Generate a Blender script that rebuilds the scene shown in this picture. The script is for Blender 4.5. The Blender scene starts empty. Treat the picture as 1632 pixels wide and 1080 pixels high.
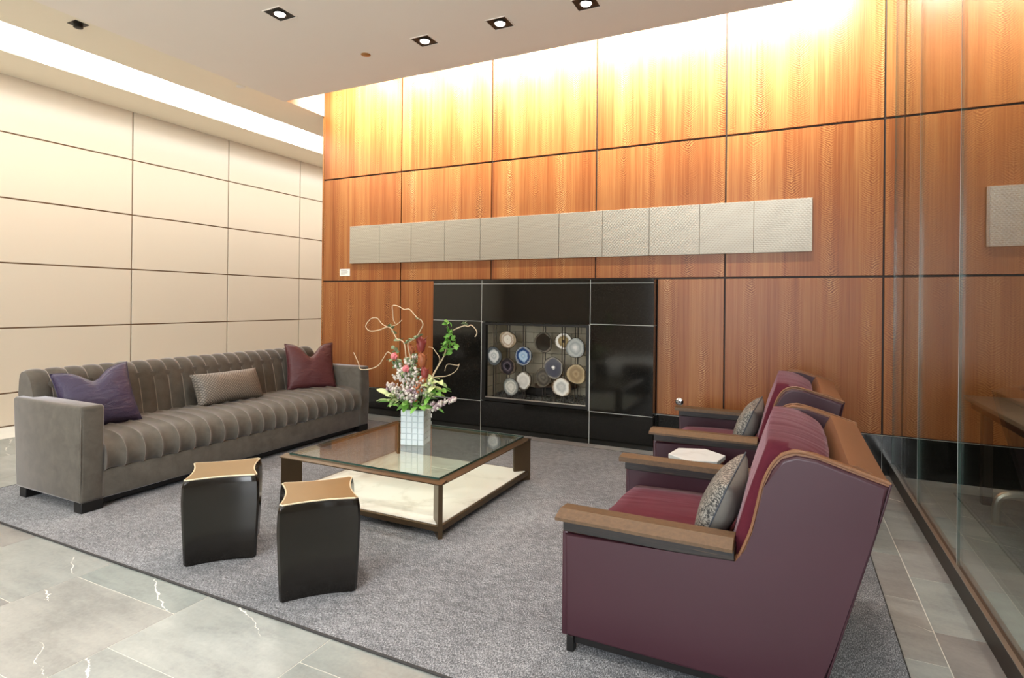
import bpy, bmesh, math, random
from mathutils import Vector, Matrix, noise
random.seed(7)
PI = math.pi
SC = bpy.context.scene
COL = SC.collection

# ------------------------------------------------------------------ camera
FPX, CAMH, PX, PY = 911.0, 1.4, 816.0, 481.5        # focal length and principal point in a 1632x1080 frame
ROLL = math.atan(.01009); YAW = math.atan(442 / 911.0)
cam = bpy.data.cameras.new('camera'); camo = bpy.data.objects.new('camera', cam); COL.objects.link(camo)
cam.sensor_fit = 'HORIZONTAL'; cam.sensor_width = 36.0; cam.lens = 36.0 * FPX / 1632.0
cam.shift_y = (PY - 540.0) / 1632.0
cam.clip_start = .05
camo.matrix_world = (Matrix.Translation((0, 0, CAMH)) @ Matrix.Rotation(YAW, 4, 'Z') @ Matrix.Rotation(PI / 2, 4, 'X') @ Matrix.Rotation(ROLL, 4, 'Z'))
SC.camera = camo

# ------------------------------------------------------------------ world, daylight, exposure
SC.view_settings.view_transform = 'Standard'; SC.view_settings.look = 'None'
SC.view_settings.gamma = 1; SC.view_settings.use_curve_mapping = False
SC.view_settings.exposure = 0.14
w = bpy.data.worlds.new('world'); SC.world = w; w.use_nodes = True
w.node_tree.nodes['Background'].inputs[0].default_value = (.75, .87, 1, 1)
w.node_tree.nodes['Background'].inputs[1].default_value = 1.0

def area(name, loc, target, sx, sy, power, color):
    l = bpy.data.lights.new(name, 'AREA'); l.shape = 'RECTANGLE'; l.size = sx; l.size_y = sy; l.energy = power * .75; l.color = color
    o = bpy.data.objects.new(name, l); COL.objects.link(o); o.location = loc
    o.rotation_euler = (Vector(target) - Vector(loc)).to_track_quat('-Z', 'Y').to_euler()
    return o
# daylight entering through the street windows in the wall behind the photographer
area('window_daylight', (-1.2, -4.35, 1.8), (-1.2, 0, 1.6), 3.4, 2.7, 400, (.90, .95, 1.0))

# ------------------------------------------------------------------ pixel -> place helpers
Fv = Vector((-math.sin(YAW), math.cos(YAW), 0)); Rv = Vector((math.cos(YAW), math.sin(YAW), 0))
def ray(u, v):
    a, b = u - PX, v - PY; c, s = math.cos(ROLL), math.sin(ROLL)
    x = a * c + b * s; y = -a * s + b * c
    return Fv + Rv * (x / FPX) - Vector((0, 0, y / FPX))
def at_y(u, v, Y): r = ray(u, v); return Vector((0, 0, CAMH)) + r * (Y / r.y)
def at_z(u, v, Z): r = ray(u, v); return Vector((0, 0, CAMH)) + r * ((Z - CAMH) / r.z)

# ------------------------------------------------------------------ material helpers
def S(h):
    h = h.lstrip('#'); out = []
    for i in (0, 2, 4):
        c = int(h[i:i + 2], 16) / 255; out.append(c / 12.92 if c <= .04045 else ((c + .055) / 1.055) ** 2.4)
    return (*out, 1)
class NT:
    def __init__(s, name):
        s.m = bpy.data.materials.new(name); s.m.use_nodes = True; s.t = s.m.node_tree; s.t.nodes.clear()
        s.out = s.t.nodes.new('ShaderNodeOutputMaterial')
    def n(s, typ, props=None, **ins):
        nd = s.t.nodes.new('ShaderNode' + typ)
        for k, v in (props or {}).items(): setattr(nd, k, v)
        for k, v in ins.items():
            key = int(k[1:]) if k[0] == 'i' and k[1:].isdigit() else k.replace('_', ' ')
            s.set(nd.inputs[key], v)
        return nd
    def set(s, sock, v):
        if isinstance(v, bpy.types.NodeSocket): s.t.links.new(v, sock)
        elif isinstance(v, bpy.types.Node): s.t.links.new(v.outputs[0], sock)
        else: sock.default_value = v
    def math(s, op, a, b=0.0, c=None):
        nd = s.n('Math', {'operation': op}, i0=a, i1=b)
        if c is not None: s.set(nd.inputs[2], c)
        return nd.outputs[0]
    def mix(s, fac, a, b, mode='MIX'):
        nd = s.n('Mix', {'data_type': 'RGBA', 'blend_type': mode}); s.set(nd.inputs[0], fac); s.set(nd.inputs[6], a); s.set(nd.inputs[7], b)
        return nd.outputs[2]
    def ramp(s, fac, stops, interp='LINEAR'):
        nd = s.n('ValToRGB', i0=fac); cr = nd.color_ramp; cr.interpolation = interp
        while len(cr.elements) < len(stops): cr.elements.new(.5)
        for e, (p, c) in zip(cr.elements, stops): e.position = p; e.color = c
        return nd.outputs[0]
    def coords(s, scale=(1, 1, 1), rnd=0.0):
        co = s.n('TexCoord').outputs['Object']
        if rnd:
            r = s.n('ObjectInfo').outputs['Random']; v = s.n('CombineXYZ', i0=s.math('MULTIPLY', r, rnd), i1=s.math('MULTIPLY', r, rnd * 1.7), i2=s.math('MULTIPLY', r, rnd * .6))
            co = s.n('VectorMath', {'operation': 'ADD'}, i0=co, i1=v.outputs[0]).outputs[0]
        return s.n('Mapping', Vector=co, Scale=scale).outputs[0]
    def noise(s, co, scale=5, detail=4, rough=.5, dist=0):
        return s.n('TexNoise', Vector=co, Scale=scale, Detail=detail, Roughness=rough, Distortion=dist).outputs['Fac']
    def bump(s, h, strength=.3, dist=.01): return s.n('Bump', Strength=strength, Distance=dist, Height=h).outputs[0]
    def bsdf(s, color, rough=.5, metal=0, spec=.5, **kw):
        nd = s.n('BsdfPrincipled', Base_Color=color, Roughness=rough, Metallic=metal)
        s.set(nd.inputs['Specular IOR Level'], spec)
        for k, v in kw.items(): s.set(nd.inputs[k.replace('_', ' ')], v)
        s.t.links.new(nd.outputs[0], s.out.inputs[0]); return nd
def plain(name, color, rough=.5, metal=0, spec=.5, vary=.08, scale=6, bump=0, bscale=80, **kw):
    t = NT(name); co = t.coords(rnd=9)
    f = t.noise(co, scale, 4)
    c = t.mix(f, tuple(x * (1 - vary) for x in color[:3]) + (1,), tuple(min(1, x * (1 + vary)) for x in color[:3]) + (1,))
    if bump: kw['Normal'] = t.bump(t.noise(co, bscale, 3), bump, .003)
    t.bsdf(c, rough, metal, spec, **kw); return t.m
def emit(name, color, strength):
    t = NT(name); e = t.n('Emission', Color=color, Strength=strength); t.t.links.new(e.outputs[0], t.out.inputs[0]); return t.m
M = {}
def wood_wall():
    t = NT('sapele_veneer'); co = t.coords((1, 1, 1), rnd=17)
    sx = t.n('SeparateXYZ', i0=co)
    X, Z = sx.outputs[0], sx.outputs[2]
    broad = t.noise(t.n('Mapping', Vector=co, Scale=(5, 1, .12)).outputs[0], 1.0, 3, .6)
    streak = t.noise(t.n('Mapping', Vector=co, Scale=(38, 1, .35)).outputs[0], 1.0, 4, .6, .4)
    fine = t.noise(t.n('Mapping', Vector=co, Scale=(170, 1, 2.2)).outputs[0], 1.0, 3, .6)
    # ribbon figure: short chevrons that meet along vertical lines
    fr = t.math('ABSOLUTE', t.math('SUBTRACT', t.math('FRACT', t.math('MULTIPLY', X, 3.25)), .5))
    ph = t.math('ADD', t.math('MULTIPLY', Z, 330), t.math('MULTIPLY', fr, -62))
    ph = t.math('ADD', ph, t.math('MULTIPLY', t.noise(co, 9, 3), 26))
    chev = t.math('MULTIPLY', t.math('SINE', ph), t.math('MAXIMUM', t.math('SUBTRACT', .36, fr), 0.0))
    mask = t.noise(t.n('Mapping', Vector=co, Scale=(6, 1, 1.6)).outputs[0], 1.0, 2)
    chev = t.math('MULTIPLY', chev, t.math('MAXIMUM', t.math('SUBTRACT', mask, .38), 0.0))
    v = t.math('ADD', t.math('MULTIPLY', broad, .55), t.math('MULTIPLY', streak, .40))
    v = t.math('ADD', v, t.math('MULTIPLY', fine, .30))
    v = t.math('ADD', v, t.math('MULTIPLY', chev, 3.0))
    c = t.ramp(v, [(.34, S('#5a2911')), (.56, S('#874b23')), (.80, S('#a67040')), (.95, S('#c09362'))])
    t.bsdf(c, .36, 0, .30, Normal=t.bump(fine, .06, .002)); return t.m
M['wood'] = wood_wall()
M['joint'] = plain('dark_reveal', S('#2a1a10'), .6)
M['joint_brown'] = plain('brown_reveal', S('#7d6248'), .6)
def granite():
    t = NT('black_granite'); co = t.coords(rnd=13)
    n = t.noise(co, 160, 3, .7); n2 = t.noise(co, 9, 5)
    c = t.ramp(n, [(.45, S('#0b0b0a')), (.60, S('#1b1a17')), (.70, S('#48453e')), (.8, S('#6a655a'))])
    c = t.mix(t.math('MULTIPLY', n2, .5), c, S('#15140f'))
    t.bsdf(c, .09, 0, .55); return t.m
M['granite'] = granite()
M['grout'] = plain('pale_grout', S('#d2d1c8'), .8)
def tile_mat():
    t = NT('grey_limestone'); co = t.coords(rnd=31); r = t.n('ObjectInfo').outputs['Random']
    cl = t.noise(co, 2.2, 6, .62); fn = t.noise(co, 60, 3, .6)
    st = t.noise(t.n('Mapping', Vector=co, Scale=(2.2, 9, 2), Rotation=(0, 0, .6)).outputs[0], 1.2, 5, .6, .5)
    v = t.math('ADD', t.math('MULTIPLY', cl, .5), t.math('ADD', t.math('MULTIPLY', fn, .18), t.math('MULTIPLY', st, .38)))
    c = t.ramp(v, [(.36, S('#919492')), (.53, S('#b1b4b1')), (.7, S('#c7c9c5'))])
    tone = t.ramp(r, [(0, S('#aea8a8')), (.25, S('#d0d0d0')), (.5, S('#b9c2c2')), (.75, S('#dcdfdf')), (1, S('#c2bfbd'))])
    c = t.mix(.85, c, tone, 'MULTIPLY')
    # white calcite veins, only on some tiles
    raw = t.n('Mapping', Vector=t.coords(), Rotation=(0, 0, .45)).outputs[0]; ry = t.n('SeparateXYZ', i0=raw).outputs[1]
    r2 = t.math('FRACT', t.math('MULTIPLY', r, 13.7))
    d = t.math('ADD', ry, t.math('ADD', t.math('MULTIPLY', t.math('SUBTRACT', t.noise(co, 5, 6, .62), .5), .16), t.math('MULTIPLY', t.math('SUBTRACT', r2, .5), .34)))
    thick = t.math('MULTIPLY', t.math('MAXIMUM', t.math('SUBTRACT', t.noise(co, 3.2, 3), .47), 0.0), .028)
    vein = t.math('LESS_THAN', t.math('ABSOLUTE', d), thick)
    vein = t.math('MULTIPLY', vein, t.math('GREATER_THAN', t.math('FRACT', t.math('MULTIPLY', r, 7.3)), .6))
    c = t.mix(vein, c, S('#eceae0'))
    t.bsdf(c, .33, 0, .45, Normal=t.bump(fn, .05, .002)); return t.m
M['tile'] = tile_mat()
M['white_panel'] = plain('cream_lacquer_panel', S('#d4cbb9'), .22, 0, .45, .015, 2)
M['ceiling'] = plain('painted_ceiling', S('#f5ebe0'), .8, vary=.01)
M['upper_ceiling'] = plain('painted_upper_ceiling', S('#f2e9d5'), .8, vary=.01)
M['plaster'] = plain('white_plaster', S('#cfc8bc'), .8, vary=.02)
M['lobby'] = plain('taupe_lobby_wall', S('#8f8071'), .8, vary=.03)
def rug_mat():
    t = NT('woven_grey_wool'); co = t.coords()
    a = t.noise(t.n('Mapping', Vector=co, Scale=(260, 90, 1)).outputs[0], 1, 3, .7)
    b = t.noise(t.n('Mapping', Vector=co, Scale=(22, 22, 1)).outputs[0], 1, 3)
    big = t.noise(co, 1.6, 3)
    v = t.math('ADD', t.math('MULTIPLY', a, .8), t.math('ADD', t.math('MULTIPLY', b, .14), t.math('MULTIPLY', big, .12)))
    c = t.ramp(v, [(.36, S('#2b2c2f')), (.52, S('#626468')), (.64, S('#b0b2b6'))])
    t.bsdf(c, .95, 0, .15, Normal=t.bump(a, .7, .006), Sheen_Weight=.15); return t.m
M['rug'] = rug_mat()
M['rug_edge'] = plain('dark_rug_binding', S('#3a3837'), .95)
def velvet(name, dark, light, sheen=.7, tint=None, scale=6, fold=0.0):
    t = NT(name); co = t.coords(rnd=5)
    n = t.noise(co, scale, 4, .6, .4); fn = t.noise(co, 340, 2)
    c = t.mix(t.math('ADD', t.math('MULTIPLY', n, .75), t.math('MULTIPLY', fn, .25)), dark, light)
    t.bsdf(c, .85, 0, .12, Sheen_Weight=sheen, Sheen_Roughness=.32, Sheen_Tint=tint or (1, 1, 1, 1), Normal=t.bump(t.math('ADD', t.math('MULTIPLY', fn, .04), t.noise(t.n('Mapping', Vector=co, Scale=(1.2, 7, 2.5)).outputs[0], 1.0, 2, .5, .6)), fold, .04) if fold else t.bump(fn, .12, .002)); return t.m
M['sofa'] = velvet('grey_mohair_velvet', S('#3d3a35'), S('#787268'), 1.0, (.98, .96, 1, 1), 11)
M['welt'] = velvet('painted_seam_sheen', S('#8f877b'), S('#a79f93'), 1.0)  # paler colour paints the velvet's highlight along the sofa seams
M['burg_velvet'] = velvet('burgundy_velvet', S('#3f151f'), S('#652835'), .28, (1, .72, .78, 1), 9, .3)
M['black_foot'] = plain('black_stained_foot', S('#100e0d'), .4)
def leather(name, color, rough=.36, vary=.14, coat=.06, wrinkle=0.0):
    t = NT(name); co = t.coords(rnd=3)
    n = t.noise(co, 3, 5, .6); g = t.n('TexVoronoi', Vector=co, Scale=260.0).outputs['Distance']
    c = t.mix(n, tuple(x * (1 - vary) for x in color[:3]) + (1,), tuple(x * (1 + vary) for x in color[:3]) + (1,))
    t.bsdf(c, t.math('ADD', t.math('MULTIPLY', n, .12), rough - .06), 0, .38, Coat_Weight=coat, Coat_Roughness=.3, Normal=t.bump(t.math('ADD', t.math('MULTIPLY', g, .05), t.noise(t.n('Mapping', Vector=co, Scale=(7, 7, 16), Rotation=(0, .6, 0)).outputs[0], 1.0, 5, .6, 1.2)), wrinkle, .03) if wrinkle else t.bump(g, .06, .001)); return t.m
M['leather'] = leather('aubergine_leather', S('#3d2029'))
M['tan_leather'] = leather('tan_leather', S('#7d573d'), .42, .08)
M['purple_leather'] = leather('purple_leather', S('#443b55'), .34, wrinkle=.45)
M['maroon_leather'] = leather('maroon_leather', S('#5c3234'), .36, wrinkle=.45)
def oak():
    t = NT('cerused_dark_oak'); co = t.coords(rnd=5)
    g = t.noise(t.n('Mapping', Vector=co, Scale=(7, 130, 130)).outputs[0], 1, 4, .65)
    c = t.ramp(g, [(.40, S('#120e0b')), (.60, S('#261b14')), (.78, S('#57422f'))])
    t.bsdf(c, .45, 0, .5, Normal=t.bump(g, .25, .002)); return t.m
M['oak'] = oak()
M['oak_top'] = plain('oiled_oak_top', S('#5c452c'), .5, vary=.45, scale=60, bump=.3, bscale=120)
M['bronze'] = plain('brushed_bronze', S('#675642'), .38, .85, vary=.12, scale=10)
M['dark_bronze'] = plain('dark_bronze', S('#3c3129'), .4, .7, vary=.1)
M['gold'] = plain('satin_gold', S('#b58a4a'), .3, .9)
M['steel'] = plain('satin_steel', S('#c9c3b8'), .3, .9)
M['chrome'] = plain('chrome', S('#e0e0e0'), .12, 1)
M['black_metal'] = plain('black_metal', S('#14120f'), .45, .3)
def marble(name, base, vein, sc=2.0, lo=.52, hi=.66, rough=.25):
    t = NT(name); co = t.coords(rnd=3)
    n = t.noise(co, sc, 7, .62, .8); n2 = t.noise(co, sc * .5, 3)
    v = t.math('MULTIPLY', t.ramp(n, [(lo, (0, 0, 0, 1)), (hi, (1, 1, 1, 1))]), n2)
    t.bsdf(t.mix(v, base, vein), rough, 0, .5); return t.m
M['marble'] = marble('white_marble', S('#f1eee7'), S('#b9b2a6'))
M['marble2'] = marble('pale_grey_marble', S('#d0d6d6'), S('#bcc0c0'), 5)
def glass(name, tint, ior, rough=0.0):
    t = NT(name); bf = t.n('NewGeometry').outputs['Backfacing']; fr = t.n('Fresnel', IOR=t.math('ADD', ior, t.math('MULTIPLY', bf, 1.0 / ior - ior))).outputs[0]
    tr = t.n('BsdfTransparent', Color=tint); gl = t.n('BsdfGlossy', Color=(1, 1, 1, 1), Roughness=rough)
    mx = t.n('MixShader', i0=fr, i1=tr.outputs[0], i2=gl.outputs[0]); t.t.links.new(mx.outputs[0], t.out.inputs[0]); return t.m
M['wall_glass'] = glass('clear_wall_glass', (.93, .96, .94, 1), 1.52)
M['table_glass'] = glass('table_top_glass', (.90, .95, .92, 1), 1.45)
M['fire_glass'] = glass('firebox_glass', (.97, .97, .96, 1), 1.22)
M['glass_edge'] = plain('green_glass_edge', S('#2d4a42'), .15, 0, .6)
M['glass_edge_light'] = plain('polished_glass_edge', S('#cfd2cc'), .15, 0, .6)
def stool_mat():
    t = NT('dark_bronze_patina'); co = t.coords(rnd=3)
    n = t.noise(co, 5, 4, .6); sp = t.math('GREATER_THAN', t.noise(co, 70, 2), .80)
    c = t.mix(n, S('#100d0a'), S('#241f19')); c = t.mix(sp, c, S('#4a433a'))
    t.bsdf(c, t.math('ADD', t.math('MULTIPLY', n, .14), .14), .25, .55, Coat_Weight=.25, Coat_Roughness=.12); return t.m
M['stool'] = stool_mat()
M['stool_top'] = plain('antique_gold_top', S('#8a7048'), .38, .45, vary=.10, scale=8)
M['stool_rim'] = plain('worn_gold_rim', S('#e2d3b4'), .35, .3)
def art_mat():
    t = NT('embossed_beige_tile'); co = t.coords()
    sx = t.n('SeparateXYZ', i0=co); X, Z = sx.outputs[0], sx.outputs[2]
    row = t.math('MULTIPLY', Z, 62.0)
    xs = t.math('ADD', t.math('MULTIPLY', X, 34.0), t.math('MULTIPLY', t.math('FLOOR', row), .5))
    arc = t.math('ABSOLUTE', t.math('SUBTRACT', t.math('FRACT', xs), .5))
    h = t.math('ADD', t.math('FRACT', row), t.math('MULTIPLY', arc, .9))
    c = t.ramp(h, [(.0, S('#7d7363')), (.35, S('#a2988a')), (1.0, S('#b0a797'))])
    t.bsdf(c, .40, .45, .5, Normal=t.bump(h, .6, .004)); return t.m
M['art'] = art_mat()
def firebrick():
    t = NT('firebrick'); co = t.coords(rnd=9); n = t.noise(co, 9, 5, .65); r = t.n('ObjectInfo').outputs['Random']
    c = t.mix(n, S('#bdb29a'), S('#e9dfc8')); c = t.mix(t.math('MULTIPLY', r, .3), c, S('#9a9078'))
    t.bsdf(c, .9, Normal=t.bump(n, .3, .004)); return t.m
M['brick'] = firebrick()
M['char'] = plain('charred_log', S('#17120e'), .9, vary=.5, scale=30, bump=.6, bscale=40)
M['bark'] = plain('log_bark', S('#5a4330'), .9, vary=.35, scale=25, bump=.6, bscale=40)
M['gravel'] = plain('black_lava_gravel', S('#55534f'), .7, vary=.6, scale=60)
def snake():
    t = NT('python_embossed_fabric'); co = t.coords()
    v = t.n('TexVoronoi', {'feature': 'DISTANCE_TO_EDGE'}, Vector=t.n('Mapping', Vector=co, Rotation=(0, .78, 0), Scale=(60, .01, 60)).outputs[0], Scale=1.0, Randomness=.15).outputs['Distance']
    n = t.noise(co, 7, 3, .6)
    c = t.ramp(v, [(.03, S('#4a443d')), (.2, S('#8f867a')), (.5, S('#aaa194'))]); c = t.mix(t.math('MULTIPLY', n, .5), c, S('#5d564e'))
    t.bsdf(c, .5, Normal=t.bump(v, .5, .004)); return t.m
M['snake'] = snake()
def speckle():
    t = NT('silver_speckled_fabric'); co = t.coords(rnd=3); n = t.noise(co, 130, 2, .6)
    c = t.ramp(n, [(.42, S('#3a3a3a')), (.5, S('#77756f')), (.62, S('#a5a29a'))]); t.bsdf(c, .55, .15, Normal=t.bump(n, .4, .003)); return t.m
M['speckle'] = speckle()
M['grey_face'] = plain('plain_grey_cloth', S('#77746d'), .7, vary=.12, scale=40)
M['grey_cloth'] = plain('slate_cloth', S('#4a5058'), .8, vary=.2, scale=20)
M['vase'] = plain('white_glazed_ceramic', S('#cbd5d9'), .2, vary=.03)
M['twig'] = plain('pale_willow_bark', S('#c9b596'), .7, vary=.2, scale=40)
M['stem'] = plain('green_stem', S('#4f6a35'), .6)
M['leaf'] = plain('fresh_green_leaf', S('#6fa544'), .5, vary=.35, scale=25)
M['leaf2'] = plain('variegated_leaf', S('#c3d196'), .5, vary=.45, scale=30)
M['sage'] = plain('grey_green_leaf', S('#7d8f6a'), .6, vary=.25, scale=30)
M['white_petal'] = plain('cream_petal', S('#d9cfc6'), .6, vary=.15, scale=60)
M['mauve_petal'] = plain('mauve_petal', S('#a89098'), .6, vary=.3, scale=60)
M['pink'] = plain('pink_petal', S('#e07f86'), .5, vary=.25, scale=30)
M['red'] = plain('dark_red_bract', S('#8d3a34'), .5, vary=.3, scale=40)
M['rust'] = plain('rust_bract', S('#a5603a'), .5, vary=.3, scale=40)
M['lamp'] = emit('lamp_lens', (1, .96, .9, 1), 26)
M['strip'] = emit('luminous_ceiling_strip', (1, .965, .90, 1), 9.0)
M['card'] = plain('white_card', S('#e6e4de'), .5)
M['print'] = plain('grey_print', S('#8d8b87'), .6)
M['copper'] = plain('copper_cap', S('#b98a55'), .4, .6)
M['slat'] = plain('weathered_slat', S('#7d6a58'), .6, vary=.25, scale=12)

# ------------------------------------------------------------------ mesh helpers
def BM(): return bmesh.new()
def box(bm, x0, x1, y0, y1, z0, z1, bev=0, seg=2):
    vs = [bm.verts.new((x, y, z)) for x in (x0, x1) for y in (y0, y1) for z in (z0, z1)]
    fs = [bm.faces.new([vs[i] for i in q]) for q in ((0, 1, 3, 2), (4, 6, 7, 5), (0, 4, 5, 1), (2, 3, 7, 6), (0, 2, 6, 4), (1, 5, 7, 3))]
    if bev:
        es = list({e for f in fs for e in f.edges})
        bmesh.ops.bevel(bm, geom=es, offset=bev, segments=seg, affect='EDGES', profile=.5)
    return bm
def prism(bm, poly, a, b, axis='y', bev=0, seg=2):
    """polygon in the plane across `axis`, extruded from a to b"""
    def P(p, t):
        return {'y': (p[0], t, p[1]), 'x': (t, p[0], p[1]), 'z': (p[0], p[1], t)}[axis]
    A = [bm.verts.new(P(p, a)) for p in poly]; B = [bm.verts.new(P(p, b)) for p in poly]
    n = len(poly); fs = [bm.faces.new(A), bm.faces.new(B[::-1])]
    for i in range(n): fs.append(bm.faces.new((A[i], B[i], B[(i + 1) % n], A[(i + 1) % n])))
    if bev:
        es = list(fs[0].edges) + list(fs[1].edges)
        bmesh.ops.bevel(bm, geom=es, offset=bev, segments=seg, affect='EDGES', profile=.5)
    return bm
def catmull(pts, k=6):
    pts = [Vector(p) for p in pts]; out = []
    for i in range(len(pts) - 1):
        p0 = pts[max(i - 1, 0)]; p1 = pts[i]; p2 = pts[i + 1]; p3 = pts[min(i + 2, len(pts) - 1)]
        for j in range(k):
            t = j / k
            out.append(.5 * ((2 * p1) + (p2 - p0) * t + (2 * p0 - 5 * p1 + 4 * p2 - p3) * t * t + (3 * p1 - p0 - 3 * p2 + p3) * t ** 3))
    out.append(pts[-1]); return out
def tube(bm, pts, r, n=7, r1=None, closed=False):
    pts = [Vector(p) for p in pts]; rings = []; m = len(pts); up = None
    for i, p in enumerate(pts):
        d = (pts[(i + 1) % m] - pts[i - 1]) if closed else (pts[min(i + 1, m - 1)] - pts[max(i - 1, 0)])
        if d.length < 1e-9: d = Vector((0, 0, 1))
        d.normalize()
        if up is None: up = d.orthogonal()
        a = (up - d * up.dot(d))
        if a.length < 1e-6: a = d.orthogonal()
        a.normalize(); up = a; b = d.cross(a)
        rr = r if r1 is None else r + (r1 - r) * i / (m - 1)
        rings.append([bm.verts.new(p + (a * math.cos(2 * PI * k / n) + b * math.sin(2 * PI * k / n)) * rr) for k in range(n)])
    for i in range(m if closed else m - 1):
        A, B = rings[i], rings[(i + 1) % m]
        for k in range(n): bm.faces.new((A[k], A[(k + 1) % n], B[(k + 1) % n], B[k]))
    if not closed: bm.faces.new(rings[0][::-1]); bm.faces.new(rings[-1])
    return bm
def lathe(bm, prof, c=(0, 0, 0), n=20, rot=None):
    rings = []; c = Vector(c)
    for r, z in prof:
        ring = []
        for k in range(n):
            v = Vector((r * math.cos(2 * PI * k / n), r * math.sin(2 * PI * k / n), z))
            if rot is not None: v = rot @ v
            ring.append(bm.verts.new(c + v))
        rings.append(ring)
    for A, B in zip(rings, rings[1:]):
        for k in range(n): bm.faces.new((A[k], A[(k + 1) % n], B[(k + 1) % n], B[k]))
    bm.faces.new(rings[0][::-1]); bm.faces.new(rings[-1]); return bm
def grid(bm, f, nu, nv):
    V = [[bm.verts.new(f(i / nu, j / nv)) for j in range(nv + 1)] for i in range(nu + 1)]
    for i in range(nu):
        for j in range(nv): bm.faces.new((V[i][j], V[i + 1][j], V[i + 1][j + 1], V[i][j + 1]))
    return V
def blob(bm, c, rx, ry, rz, sub=1, rot=None):
    m = Matrix.Translation(Vector(c)) @ (rot.to_4x4() if rot is not None else Matrix.Identity(4)) @ Matrix.Diagonal((rx, ry, rz, 1))
    bmesh.ops.create_icosphere(bm, subdivisions=sub, radius=1, matrix=m); return bm
def tomesh(name, bm, smooth=True, angle=35):
    bmesh.ops.remove_doubles(bm, verts=bm.verts, dist=1e-6)
    bmesh.ops.recalc_face_normals(bm, faces=bm.faces)
    me = bpy.data.meshes.new(name); bm.to_mesh(me); bm.free()
    if smooth:
        me.polygons.foreach_set('use_smooth', [True] * len(me.polygons))
        try: me.set_sharp_from_angle(angle=math.radians(angle))
        except Exception: pass
    return me
def link(name, me, mat=None, parent=None, loc=None):
    o = bpy.data.objects.new(name, me); COL.objects.link(o)
    if mat is not None and me is not None and not me.materials:
        for mm in (mat if isinstance(mat, (list, tuple)) else [mat]): me.materials.append(mm)
    if parent is not None: o.parent = parent
    if loc is not None: o.location = loc
    return o
def origin_of(p):
    v = Vector()
    while p is not None: v = v + Vector(p.location); p = p.parent
    return v
def part(name, bm, mat, parent=None, smooth=True, angle=35, center=False, label=None):
    """bm is in world coordinates; the parent chain is only translated"""
    off = origin_of(parent)
    loc = Vector()
    if center:
        n = max(1, len(bm.verts)); loc = sum((v.co for v in bm.verts), Vector()) / n - off
        bmesh.ops.translate(bm, verts=bm.verts, vec=-(loc + off))
    elif off.length: bmesh.ops.translate(bm, verts=bm.verts, vec=-off)
    me = tomesh(name, bm, smooth, angle)
    if smooth and name in ('outer_panel', 'inner_panel', 'wing_edge'):
        for p in me.polygons:
            if len(p.vertices) > 8: p.use_smooth = False
    o = link(name, me, mat, parent, loc)
    if label: o['label'] = label
    return o
def thing(name, label, cat, loc, group=None):
    o = bpy.data.objects.new(name, None); COL.objects.link(o); o.location = loc; o.empty_display_size = .1
    tag(o, label, cat, group); return o
def tag(o, label=None, cat=None, group=None, kind=None):
    if label: o['label'] = label
    if cat: o['category'] = cat
    if group: o['group'] = group
    if kind: o['kind'] = kind
    return o
def struct(name, bm, mat, label, cat, smooth=False):
    o = part(name, bm, mat, None, smooth); return tag(o, label, cat, None, 'structure')
def copy_tree(o, parent=None):
    c = o.copy(); COL.objects.link(c); c.parent = parent
    for ch in [x for x in bpy.data.objects if x.parent == o]: copy_tree(ch, c)
    return c

# ================================================================== THE ROOM
XL, YB, XG = -7.579, 5.6, .775
ZC, ZU, ZT = 3.4, 3.785, 4.65        # lowered ceiling, upper ceiling, top of the light slot
YR = -4.5
# ---- floor
bm = BM(); box(bm, XL - .1, 4.1, YR, 9.6, -.12, -.0012)
floor = struct('floor', bm, M['grout'], 'grey limestone tile floor laid in running bond', 'floor')
tile_me = tomesh('tile', box(BM(), -.755 / 2 + .002, .755 / 2 - .002, -.5516 / 2 + .002, .5516 / 2 - .002, -.012, 0), False)
tile_me.materials.append(M['tile'])
for k in range(-6, 10):
    cx = -3.203 + .755 * (k + .5)
    if cx - .37 < XL - .01 or cx > 3.2: continue
    for j in range(-5, 13):
        cy = (1.637 if k % 2 == 0 else 1.361) + .5516 * (j + .5)
        if cy > 8 or (cx > 1.4 and cy > 5.3): continue
        if -5.05 + .4 < cx < .3 - .3 and 1.8 + .3 < cy < 5.2 - .3: continue       # under the rug
        link('tile', tile_me, None, floor, (cx, cy, 0))
# ---- left wall, cream panels
bm = BM(); box(bm, XL - .15, XL - .014, YR, 9.6, 0, ZU + .3)
wl = struct('wall_left', bm, M['joint_brown'], 'left wall clad in large cream lacquered panels', 'wall')
zs = [0.0, .364, 1.067, 1.771, 2.468, 3.17, ZU]
for k in range(-6, 4):
    y0 = 4.457 + 1.391 * k; y1 = y0 + 1.391
    y0 = max(y0, YR)
    for z0, z1 in zip(zs, zs[1:]):
        bm = BM(); box(bm, XL - .014, XL, y0 + .008, y1 - .008, z0 + (.008 if z0 else .014), z1 - (.008 if z1 < ZU else 0), .0015, 1)
        part('panel', bm, M['white_panel'], wl, False, center=True)
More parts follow.
